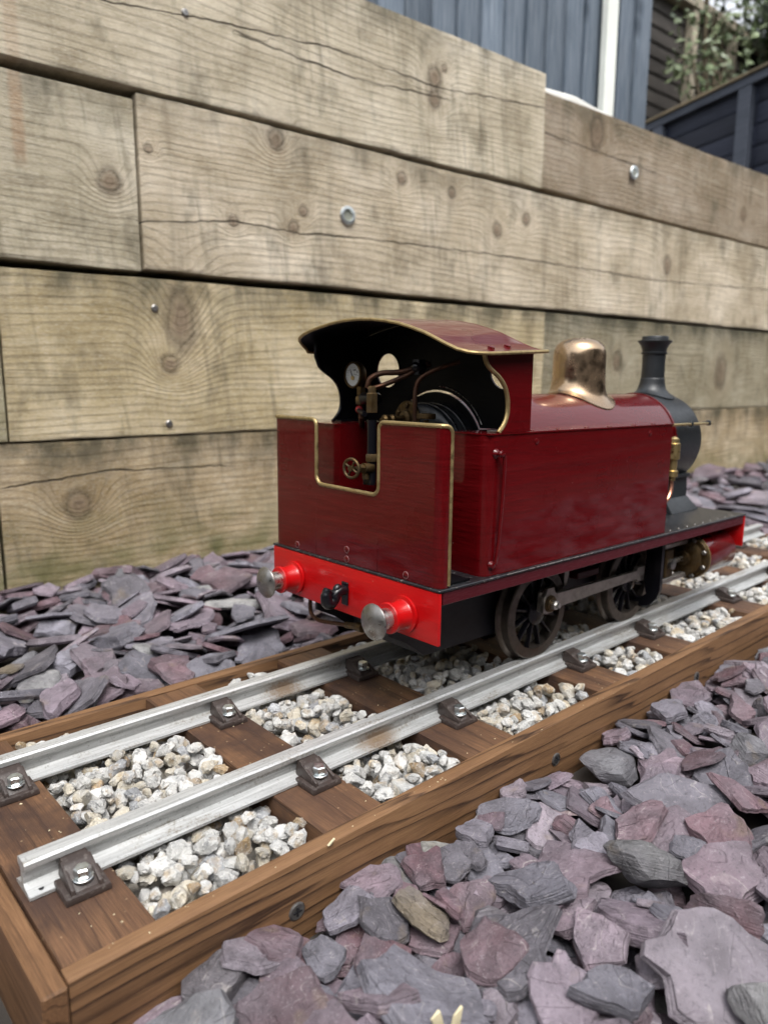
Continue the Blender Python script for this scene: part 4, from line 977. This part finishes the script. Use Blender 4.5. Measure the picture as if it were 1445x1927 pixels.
ep(MB().plate(bp, holes, lambda u, v, t: (534.9+t, u, v), 0, 1.0), 'cab_front_face', 'maroon', cf)
# roof
xr0, xr1 = 446.5, 543.5
def roof_grid(dz, inset=0):
    rows = []
    ys = np.array([p[0] for p in roofp]); 
    for y, z in roofp:
        e = max(0, abs(y)-(123.5-22)); back = 22-math.sqrt(max(0, 484-e*e)) if e > 0 else 0
        rows.append([(xr0+back+inset+(xr1-xr0-back-inset*2)*t, y, z+dz+(4.4*t if y < 115 else -.5*t)) for t in np.linspace(0, 1, 9)])
    return rows
top_r, bot_r = roof_grid(0), roof_grid(-1.9)
mb = MB().grid(top_r); RF = ep(mb, 'cab_roof', 'maroon', recalc=False)
# outer skin must face up
for p in RF.data.polygons:
    pass
ep(MB().grid(bot_r), 'roof_lining', 'black_in', RF)
edge = [top_r[0][k] for k in range(8, 0, -1)]+[r[0] for r in top_r]+[top_r[-1][k] for k in range(1, 9)]
ep(MB().tube([(x, y, z-.9) for x, y, z in edge], 1.55, 8, 0), 'beading', 'brass', RF)
fr_e = [r[8] for r in top_r]; ep(MB().tube([(x, y, z-.9) for x, y, z in fr_e], 1.1, 6, 0), 'front_lip', 'maroon', RF)
for x, y in ((486, -108), (512, -104), (486, 100), (512, 96)): ep(MB().lathe([(3.2, -.6), (3, 1.2), (1.6, 1.9), (.01, 2)], (x, y, roof_z(y)+4.4*(x-446)/97), (0, .3*(1 if y > 0 else -1), 1), 14), 'screw', 'maroon', RF)

# boiler, smokebox, saddle, chimney, dome
ZB, RB = 212., 62.
ep(MB().lathe([(RB-2, 0), (RB, .6), (RB, 377.5), (RB-2, 378)], (535.5, 0, ZB), (1, 0, 0), 96), 'boiler', 'maroon')
ep(MB().lathe([(.01, 0), (64, .2), (64, 1.6), (.01, 1.8)], (532.2, 0, ZB), (1, 0, 0), 64), 'boiler_end_plate', 'black_in')
ep(MB().tube([(532.6, -3+65.3*math.cos(a), ZB+4+65.3*math.sin(a)) for a in np.radians(np.linspace(92, 152, 14))], .55, 6), 'highlight_arc', 'bright_steel')  # thin bright arc standing in for the highlight along the cab front cutout
for x in (908, ): ep(MB().lathe([(RB+1, 0), (RB+1.2, .3), (RB+1.2, 4), (RB+1, 4.3)], (x, 0, ZB), (1, 0, 0), 96), 'boiler_band', 'maroon')
SB = ep(MB().lathe([(RB-.5, 0), (RB-.4, 68), (RB-1.6, 71), (RB-5, 72.6), (RB-14, 73), (RB-15, 73)], (913.2, 0, ZB), (1, 0, 0), 96), 'smokebox', 'smoke_black')
ep(MB().lathe([(46, 0), (46, 1.5), (40, 5), (25, 8), (4, 9.5), (.01, 9.5)], (986.2, 0, ZB), (1, 0, 0), 64), 'smokebox_door', 'smoke_black', SB)
ep(MB().lathe([(5, 0), (4, 5), (2.4, 6), (2.4, 12), (.01, 13)], (995.5, 0, ZB), (1, 0, 0), 16), 'door_dart', 'bright_steel', SB)
sd_p = [(-56, 119.2), (-56, 121.5), (-52, 122.5), (-47, 130), (-46, 162), (-50, 164), (-50, 168), (-40, 170)]
prof = sd_p+[(-y, z) for y, z in reversed(sd_p)]
ep(MB().plate(prof, [], lambda u, v, t: (t, u, v), 922, 982), 'smokebox_saddle', 'smoke_black')
ep(MB().hull8([(916, -62, 119.2), (990, -62, 119.2), (990, 62, 119.2), (916, 62, 119.2), (922, -47, 137), (983, -47, 137), (983, 47, 137), (922, 47, 137)], 1), 'saddle_foot', 'smoke_black')
# chimney with skirt fitted to the barrel
def skirted(cx, prof, zc, R_, n=48):
    """prof: (radius, height above barrel); low rings are draped onto the barrel of radius R_"""
    mb = MB(); rows = []
    for r, h, dr in prof:
        row = []
        for k in range(n+1):
            a = 2*PI*k/n; x, y = cx+r*math.cos(a), r*math.sin(a); surf = zc+math.sqrt(max(0, R_*R_-y*y)); row.append((x, y, dr*(surf+h)+(1-dr)*(zc+R_+h)))
        rows.append(row)
    mb.grid(rows); return mb
CX = 954
ch = skirted(CX, [(30, .2, 1), (30, 1.6, 1), (26.5, 2.2, 1), (22, 4.5, .85), (18.5, 8, .6), (16.6, 14, .2), (15.9, 19, 0), (15.6, 20.6, 0), (15.2, 21, 0), (14.8, 40, 0), (15.2, 52.5, 0), (16.9, 53, 0), (17, 55, 0), (15.6, 55.6, 0), (16.2, 60, 0), (18.5, 65, 0), (21.3, 68.2, 0), (22.4, 69.4, 0), (22.2, 70.6, 0), (17.6, 71, 0), (17.2, 75, 0), (16.6, 76.2, 0), (12.5, 76.2, 0), (12.5, 40, 0)], ZB, RB)
ep(ch, 'chimney', 'smoke_black')
DX = 778
dm = skirted(DX, [(44, .3, 1), (44, 1.8, 1), (39.5, 2.6, 1), (36, 4.4, 1), (33.4, 8, .9), (31.9, 13, .6), (31.2, 20, .2), (31.0, 34, 0), (30.9, 45, 0), (30.0, 51.5, 0), (27.6, 57, 0), (23, 61.2, 0), (16, 64.2, 0), (8, 65.4, 0), (.02, 65.7, 0)], ZB, RB, 64)
ep(dm, 'dome', 'bronze')
# handrail on smokebox side, brass clack valve and copper pipe
hr = ep(MB().tube([(884, -66, 236.5), (930, -66.5, 236.2), (996, -66, 236)], 1.7, 10, 0), 'handrail', 'brass_lit')
for x in (940, 990): ep(MB().lathe([(2.2, 0), (2.0, 4), (3.4, 6), (3.9, 8), (3.2, 10.4), (.01, 11.4)], (x, -57.5, 235.8), (0, -1, .1), 14), 'handrail_knob', 'smoke_black', hr)
cv = ep(MB().lathe([(4.5, 0), (4.5, 4), (7.2, 5), (7.2, 12), (5.4, 13), (5.6, 26), (7.8, 27), (7.8, 46), (6.2, 47), (5.8, 52), (3.2, 54), (.01, 55)], (884, -73, 168), (0, 0, 1), 20), 'clack_valve', 'brass_lit')
ep(MB().cyl((884, -73, 200), (884, -58, 200), 5, n=14), 'valve_branch', 'brass_dark', cv)
ep(MB().tube([(884, -73, 170), (884, -73.5, 160), (881, -74, 151), (872, -74, 143), (850, -70, 136), (826, -62, 130)], 2.6, 10), 'feed_pipe', 'copper_lit', cv)
hr2 = ep(MB().tube([(884, 66, 236.5), (930, 66.5, 236.2), (996, 66, 236)], 1.7, 10, 0), 'handrail', 'brass_lit')
for x in (940, 990): ep(MB().lathe([(2.2, 0), (2.0, 4), (3.4, 6), (3.9, 8), (3.2, 10.4), (.01, 11.4)], (x, 57.5, 235.8), (0, 1, .1), 14), 'handrail_knob', 'smoke_black', hr2)

# ---- inside the cab
bh = ep(MB().lathe([(.01, 0), (46, .2), (52, 1.5), (54.5, 4), (55, 8), (55, 34)], (500, -6, 210), (1, 0, 0), 64), 'backhead', 'lagging')
for x in (508, 520): ep(MB().lathe([(55.4, 0), (56.2, .4), (56.2, 3.2), (55.4, 3.6)], (x, -6, 210), (1, 0, 0), 64), 'lagging_band', 'black_gloss', bh)
rg_ = ep(MB().lathe([(4, -4), (15.6, -4), (16.4, -3), (16.4, -1), (15, 0), (8, 0), (7, 3), (5, 4), (.01, 4)], (498, 5, 251), (-1, 0, 0), 32), 'regulator_flange', 'brass_dark', bh)
for k in range(5):
    a = 2*PI*k/5+.4; ep(MB().lathe([(2.8, 0), (2.8, 2), (2, 2.6), (.01, 2.6)], (498.2, 5+12*math.cos(a), 251+12*math.sin(a)), (-1, 0, 0), 6), 'nut', 'brass_dark', bh)
ep(MB().cyl((494, 5, 251), (466, 6, 249), 2.4, n=12).lathe([(4.2, 0), (4.6, 3), (2.8, 5), (4.4, 8), (4.6, 12), (2.6, 14)], (482, 5.5, 250), (-1, 0, 0), 14), 'regulator_rod', 'brass_dark', bh)
ep(MB().lathe([(8.2, 0), (8.8, .6), (8.8, 4.2), (8.2, 4.8)], (484, -36, 252), (0, 0, 1), 36).cyl((484, -36, 240), (484, -36, 251), 2.4, n=10), 'knurled_wheel', 'brass_dark', bh)
for k in range(20):
    pass
ep(MB().tube([(488, -18, 246), (487, -18, 262), (488, -18, 280), (492, -22, 290), (502, -34, 298), (516, -46, 304)], 2.3, 10), 'steam_pipe', 'copper', bh)
ep(MB().cyl((488, -18, 240), (488, -18, 249), 4.2, n=6), 'union_nut', 'brass_dark', bh)
mn = ep(MB().lathe([(6, 0), (6.5, 3), (6.5, 22), (5, 24)], (500, 72, 268), (0, -1, 0), 18), 'manifold', 'black_gloss')
# twisted pair of pipes to the whistle valve
ep(MB().tube([(462, 21, 279), (464, 19, 288), (472, 12, 293), (484, 2, 294), (496, -8, 298), (510, -14, 302)], 2.7, 10).tube([(462, 20, 278), (470, 12, 281), (480, 4, 286), (492, -6, 293), (506, -14, 304)], 2.4, 10), 'curved_pipe', 'copper')
ep(MB().ball((500, -9, 299), (9, 7, 7), 2).cyl((500, -9, 292), (500, -9, 306), 6.5, n=6), 'valve_body', 'black_gloss')
# pressure gauge on its siphon
GX, GY, GZ = 500., 90., 292.
PG = ep(MB().lathe([(11.4, 9), (13.2, 8.6), (14, 7), (14, 1.2), (13.4, 0), (12, -.4), (11.6, .6), (11.4, 1.6)], (GX, GY, GZ), (1, 0, 0), 48), 'pressure_gauge', 'brass_dark')
ep(MB().lathe([(11.7, 0), (11.7, .8)], (GX+1.4, GY, GZ), (1, 0, 0), 48), 'dial', 'dial', PG)
ep(MB().hull8([(GX+1.0, GY-.3, GZ-2.6), (GX+1.0, GY+1.3, GZ-2.6), (GX+1.3, GY+1.3, GZ-2.6), (GX+1.3, GY-.3, GZ-2.6), (GX+1.0, GY+3.7, GZ+5.6), (GX+1.0, GY+4.6, GZ+5.9), (GX+1.3, GY+4.6, GZ+5.9), (GX+1.3, GY+3.7, GZ+5.6)]), 'needle', 'ink', PG)
ep(MB().lathe([(2.3, 0), (2.1, 1.4), (.01, 1.6)], (GX+1.2, GY-.2, GZ-3.2), (-1, 0, 0), 18), 'hub', 'brass_lit', PG)
tk = MB()
for k in range(15):
    a = math.radians(-30+k*17); r0 = 8.6 if k % 2 else 7.8; r1 = 9.7; c_, s__ = math.cos(a), math.sin(a); w_ = .18
    tk.add([(GX+1.15, GY-(r0*c_)-w_*s__, GZ-1.2+r0*s__-w_*c_), (GX+1.15, GY-(r0*c_)+w_*s__, GZ-1.2+r0*s__+w_*c_), (GX+1.15, GY-(r1*c_)+w_*s__, GZ-1.2+r1*s__+w_*c_), (GX+1.15, GY-(r1*c_)-w_*s__, GZ-1.2+r1*s__-w_*c_)], [(0, 1, 2, 3)])
for y, z, ww, hh in ((-1.2, 4.2, 1.3, 1.5), (-3.7, 4.2, 2.2, 1.5), (-7.2, 2, 1.2, 1.8), (-2.2, .2, 1., .9), (-4.2, -.2, .9, 1.), (-6, -.4, 1., .9)):
    tk.add([(GX+1.15, GY+y-ww/2, GZ+z), (GX+1.15, GY+y+ww/2, GZ+z), (GX+1.15, GY+y+ww/2, GZ+z+hh), (GX+1.15, GY+y-ww/2, GZ+z+hh)], [(0, 1, 2, 3)])
ep(tk, 'dial_marks', 'ink', PG, smooth=0, recalc=False)
ep(MB().cyl((504, 80, 280), (504, 80, 272), 4.4, n=4).lathe([(5.2, 0), (6.2, 1), (6.2, 8), (5.4, 9), (4.2, 10), (4.2, 12)], (504, 80, 261), (0, 0, 1), 6), 'gauge_union', 'brass_dark', PG)
ep(MB().tube([(504, 80, 262), (504, 80, 252), (502, 77, 243), (497, 70, 240), (490, 62, 243), (485, 56, 250)], 2.7, 12), 'siphon_pipe', 'copper', PG)
ep(MB().cyl((496, 74, 256), (470, 34, 254), 2.6, n=10), 'valve_arm', 'black_gloss')
ep(MB().ball((497, 75, 256.5), (3.6, 3.6, 4.2), 2), 'valve_knob', 'knob')
# upright water column with hand wheel
WC = ep(MB().lathe([(4.0, 0), (4.2, 60)], (450, .5, 190), (0, 0, 1), 16), 'water_column', 'black_gloss')
ep(MB().lathe([(5.8, 0), (6, 1), (6, 6), (5.2, 7)], (450, .5, 212), (0, 0, 1), 6), 'column_fitting', 'brass_dark', WC)
ep(MB().lathe([(5.6, 0), (5.6, 17), (4.6, 18), (4.0, 18.2), (4.0, 23), (3.4, 24)], (450, .5, 257), (0, 0, 1), 6), 'column_fitting', 'brass_dark', WC)
ep(MB().lathe([(4.2, 0), (4.2, 16)], (450, 6, 190), (0, 0, 1), 12), 'lower_pipe', 'black_gloss', WC)
ep(MB().cyl((450, 0, 206), (440, .6, 206), 5.0, n=14).cyl((440, .6, 206), (435, 1, 206.3), 4, n=6).cyl((435.5, 1, 206.3), (427, 1.6, 206.8), 2, n=8).cyl((443, .6, 206), (443, .6, 196), 3.2, n=8), 'drain_cock', 'brass_dark', WC)
hw = MB(); cyh = (427, 1.8, 206.8); dirv = Vector((-.97, -.2, .05)).normalized(); uu = dirv.cross(Vector((0, 0, 1))).normalized()
hw.tube([Vector(cyh)+(uu*math.cos(a)+Vector((0, 0, 1))*math.sin(a))*8.6 for a in np.linspace(0, 2*PI, 17)[:-1]], 1.5, 8, 2, True)
for k in range(4):
    a = k*PI/2+.5; d_ = uu*math.cos(a)+Vector((0, 0, 1))*math.sin(a); hw.cyl(Vector(cyh), Vector(cyh)+d_*8, 1.1, n=6)
hw.cyl(Vector(cyh)-dirv*2, Vector(cyh)+dirv*2.2, 2.8, n=8)
ep(hw, 'hand_wheel', 'brass_dark', WC)

# ---- wheels
def wheel_parts(s_, R_=49.):
    yo, yi = s_*73.0, s_*60.0
    ty = MB().lathe([(R_*.78, 0), (R_-1.2, 0), (R_, 1.0), (R_+.2, 9.5), (R_+1.5, 11), (R_+4.6, 11.8), (R_+5, 13), (R_+4.2, 14), (R_*.78, 14)], (0, yo, 0), (0, -s_, 0), 72)
    n = len(ty.f); ty.f = [f for f in ty.f if len(f) < 10]
    # close the inner bore
    nn = 72; m_ = 9; ty.f += [((m_-1)*nn+k, (m_-1)*nn+(k+1) % nn, (k+1) % nn, k) for k in range(nn)]
    hub = MB().lathe([(.01, 0), (8, 0), (13, 1), (14, 3), (14.5, 12)], (0, yo-s_*0, 0), (0, -s_, 0), 32).lathe([(6.5, 0), (8, 1), (8, 12)], (4, yo, 12), (0, -s_, 0), 20)
    sp = MB().hull8([(-1.5, yo-s_*3.2, 12), (1.5, yo-s_*3.2, 12), (2.2, yo-s_*9, 12), (-2.2, yo-s_*9, 12), (-1.1, yo-s_*2.6, R_*.79), (1.1, yo-s_*2.6, R_*.79), (1.6, yo-s_*8, R_*.79), (-1.6, yo-s_*8, R_*.79)], .7)
    return ty.mesh('tyre', M['tyre']), hub.mesh('hub', M['black_gloss']), sp.mesh('spoke', M['black_gloss'])
for s_ in (-1, 1):
    ty_m, hub_m, sp_m = wheel_parts(s_)
    for xw, zw in ((618, 49.2), (800, 51.2)):
        wh = bpy.data.objects.new('wheel', hub_m); COL.objects.link(wh); wh.parent = EN; wh.location = Vector((xw-BASE.x, 0, zw))*S
        inst(ty_m, 'tyre', wh)
        for k in range(12): inst(sp_m, 'spoke', wh, (0, 0, 0), (0, 2*PI*(k+.5)/12, 0))
for xw, zw in ((618, 49.2), (800, 51.2)): ep(MB().cyl((xw, -62, zw), (xw, 62, zw), 6, n=20), 'axle', 'rod')
# coupling rods with bearing blocks and crank pins
for s_ in (-1, 1):
    y0, y1 = s_*79.5, s_*84.5
    def bar(P, ya, yb): return MB().plate(P, [], lambda u, v, t: (u, t, v), min(ya, yb), max(ya, yb))
    x0, z0, x1, z1 = 622, 61.2, 804, 63.2
    rod = bar([(x0+8, z0-6.6), (x1-9, z1-5.2), (x1-6, z1-9), (x1+7, z1-9), (x1+9, z1+8), (x1-8, z1+8), (x1-10, z1+4.4), (x0+11, z0+8.6), (x0+8, z0+11), (x0+6, z0+16.5), (x0-5, z0+16.5), (x0-7, z0+11), (x0-11, z0+8), (x0-11, z0-8), (x0-6, z0-10), (x0+5, z0-10)], y0, y1)
    RO = ep(rod, 'coupling_rod', 'rod')
    ep(MB().box(x0-9.5, x0+9.5, min(s_*74.5, y0-.1*s_), max(s_*74.5, y0-.1*s_), z0-9, z0+13, 1.2), 'bearing_block', 'rod', RO)
    for xx, zz in ((x0, z0),):
        ep(MB().lathe([(9, 0), (9, 1.4), (7.6, 1.6), (7.6, 3), (6.4, 3.2)], (xx, y1, zz), (0, s_, 0), 28), 'washer', 'brass_dark' if xx == x0 else 'rod', RO)
        ep(MB().lathe([(5, 0), (5.2, .5), (5.2, 4.6), (4.4, 5.2), (3, 5.2), (2.8, 8.4), (.01, 8.8)], (xx, y1+s_*3.2, zz), (0, s_, 0), 6), 'crank_nut', 'bright_steel', RO)
        ep(MB().cyl((xx, s_*66, zz), (xx, y0, zz), 5, n=16), 'crank_pin', 'rod', RO)
    # cylinder with flange, cover bolts, slide bars, crosshead and piston rod
    ya = s_*93.
    CY = ep(MB().lathe([(24, 0), (27, .6), (27, 76), (25.6, 79), (21, 80.5), (.01, 81)], (906, ya, 71), (1, 0, 0), 64), 'cylinder', 'maroon')
    ep(MB().lathe([(.01, 0), (9, 0), (9.5, 5), (20, 5.5), (22, 6.5), (22, 13), (27.4, 13.2), (27.9, 14.2), (27.9, 19.6), (27.4, 20)], (886, ya, 71), (1, 0, 0), 64), 'cylinder_flange', 'brass_dark', CY)
    ep(MB().lathe([(27, 0), (28.6, .2), (28.6, 1.8), (27, 2)], (904.4, ya, 71), (1, 0, 0), 64), 'flange_rim', 'brass', CY)
    for k in range(8):
        a = 2*PI*(k+.5)/8; ep(MB().lathe([(3.0, 0), (3.0, 2.4), (2.4, 3), (.01, 3)], (899.2, ya+24.5*math.cos(a), 71+24.5*math.sin(a)), (-1, 0, 0), 6), 'cover_bolt', 'steel', CY)
    ep(MB().cyl((846, ya, 71), (890, ya, 71), 3.4, n=18), 'piston_rod', 'bright_steel', CY)
    for zz in (93, 50): ep(MB().box(832, 896, ya-4, ya+4, zz-3, zz+3, .8), 'slide_bar', 'rod', CY)
    ep(MB().box(838, 856, ya-5, ya+5, 54, 89.5, 1.5), 'crosshead', 'brass_dark', CY)
    ep(MB().lathe([(6.5, 0), (6.5, 5), (4, 6)], (847, ya+s_*5, 71), (0, s_, 0), 18), 'gudgeon_pin', 'steel', CY)
    # motion bracket: flat hoop hanging from the footplate round the slide bars
    hoop_o = [(48, 116), (86, 116), (95, 107), (99, 97), (99, 42), (96, 31), (88, 21), (76, 16.5), (58, 16), (51, 23)]
    hoop_i = [(55, 30), (62, 27), (74, 28), (82, 34), (79, 46), (79, 90), (76, 98), (70, 103), (48, 104)]
    ep(MB().plate([(s_*a, b) for a, b in hoop_o+hoop_i], [], lambda u, v, t: (t, u, v), 824, 830), 'motion_bracket', 'black_gloss')
# sanding pipe and brake gear glimpsed between the wheels
ep(MB().tube([(664, -62, 66), (668, -64, 84), (684, -66, 92), (704, -68, 95), (712, -68, 104)], 2.2, 8), 'sand_pipe', 'copper')
ep(MB().plate([(656, 112), (664, 112), (672, 84), (669, 70), (664, 70), (664, 84)], [], lambda u, v, t: (u, t, v), -72, -67), 'brake_hanger', 'rod')
ep(MB().box(690, 732, -72, -60, 72, 80, 1), 'brake_beam', 'maroon_dull')

# ---------------------------------------------------------------- small loose things
M['straw'] = plain('straw_wood', (.62, .55, .36), .7, 200, .2)
def on(px, py, z=-20.7):
    d = np.array([(px-722.5)/1395.8, -(py-963.5)/1395.8, 1.]); r = d[0]*RW_+d[1]*UW+d[2]*FW; return CAMP+r*((z-CAMP[2])/r[2])
p = Vector((275.0, -158.0, -21.3))
tag(MB().hull8([(p.x-1, p.y-1.5, p.z+.2), (p.x+1, p.y-1.5, p.z+.2), (p.x+1, p.y+.5, p.z), (p.x-1, p.y+.5, p.z), (p.x+3, p.y-2.6, p.z+4.2), (p.x+3.8, p.y-2.6, p.z+4), (p.x+3.6, p.y-1.5, p.z+4.4), (p.x+3, p.y-1.5, p.z+4.6)]).obj('splinter', M['straw']), 'tiny pale splinter sticking up from the edge of the near side board', 'splinter')

def wood_chip(px, py, z, label):
    p = on(px, py, z); mb = MB()
    for q in range(2):
        a = q*.9-.5; x, y = p[0]+q*6-6, p[1]-q*4.6
        mb.hull8([(x-2.4, y-1, z-6), (x+2.4, y-2, z-6), (x+2.6, y+.6, z-6), (x-2.2, y+1, z-6), (x-3.6+a*7, y-1, z+5-q*2), (x+2.2+a*7, y-1.8, z+7-q*2), (x+2.3+a*7, y+.2, z+7-q*2), (x-3.4+a*7, y+.4, z+4-q*2)], .4)
    tag(mb.obj('wood_chip', M['straw'], off=(0, 0, 0)), label, 'wood chip')
wood_chip(842, 1906, -40, 'pale splintered chip of wood among the slates at the bottom edge')

# grit and splinters scattered over the timbers
gr_ = random.Random(5); mb = MB()
for q in range(120):
    i = gr_.randrange(5); a, b = SL[i]
    if gr_.random() < .8: x, y, z = gr_.uniform(a+3, b-3), gr_.uniform(-140, 60), -22.2
    else: x, y, z = gr_.uniform(110, 700), -152+gr_.uniform(-4, 4), -21.4
    if 55 < abs(y) < 108: continue
    r = gr_.uniform(.25, .7) if gr_.random() < .93 else gr_.uniform(.8, 1.2); e = gr_.uniform(0, 3.1); dx, dy = r*math.cos(e), r*math.sin(e)
    mb.add([(x-dx*1.4, y-dy*1.4, z), (x+dy*.7, y-dx*.7, z), (x+dx*1.4, y+dy*1.4, z), (x-dy*.7, y+dx*.7, z), (x, y, z+r*.8)], [(0, 1, 4), (1, 2, 4), (2, 3, 4), (3, 0, 4)])
o = tp(mb, 'grit', M['straw'], smooth=0); o['kind'] = 'stuff'
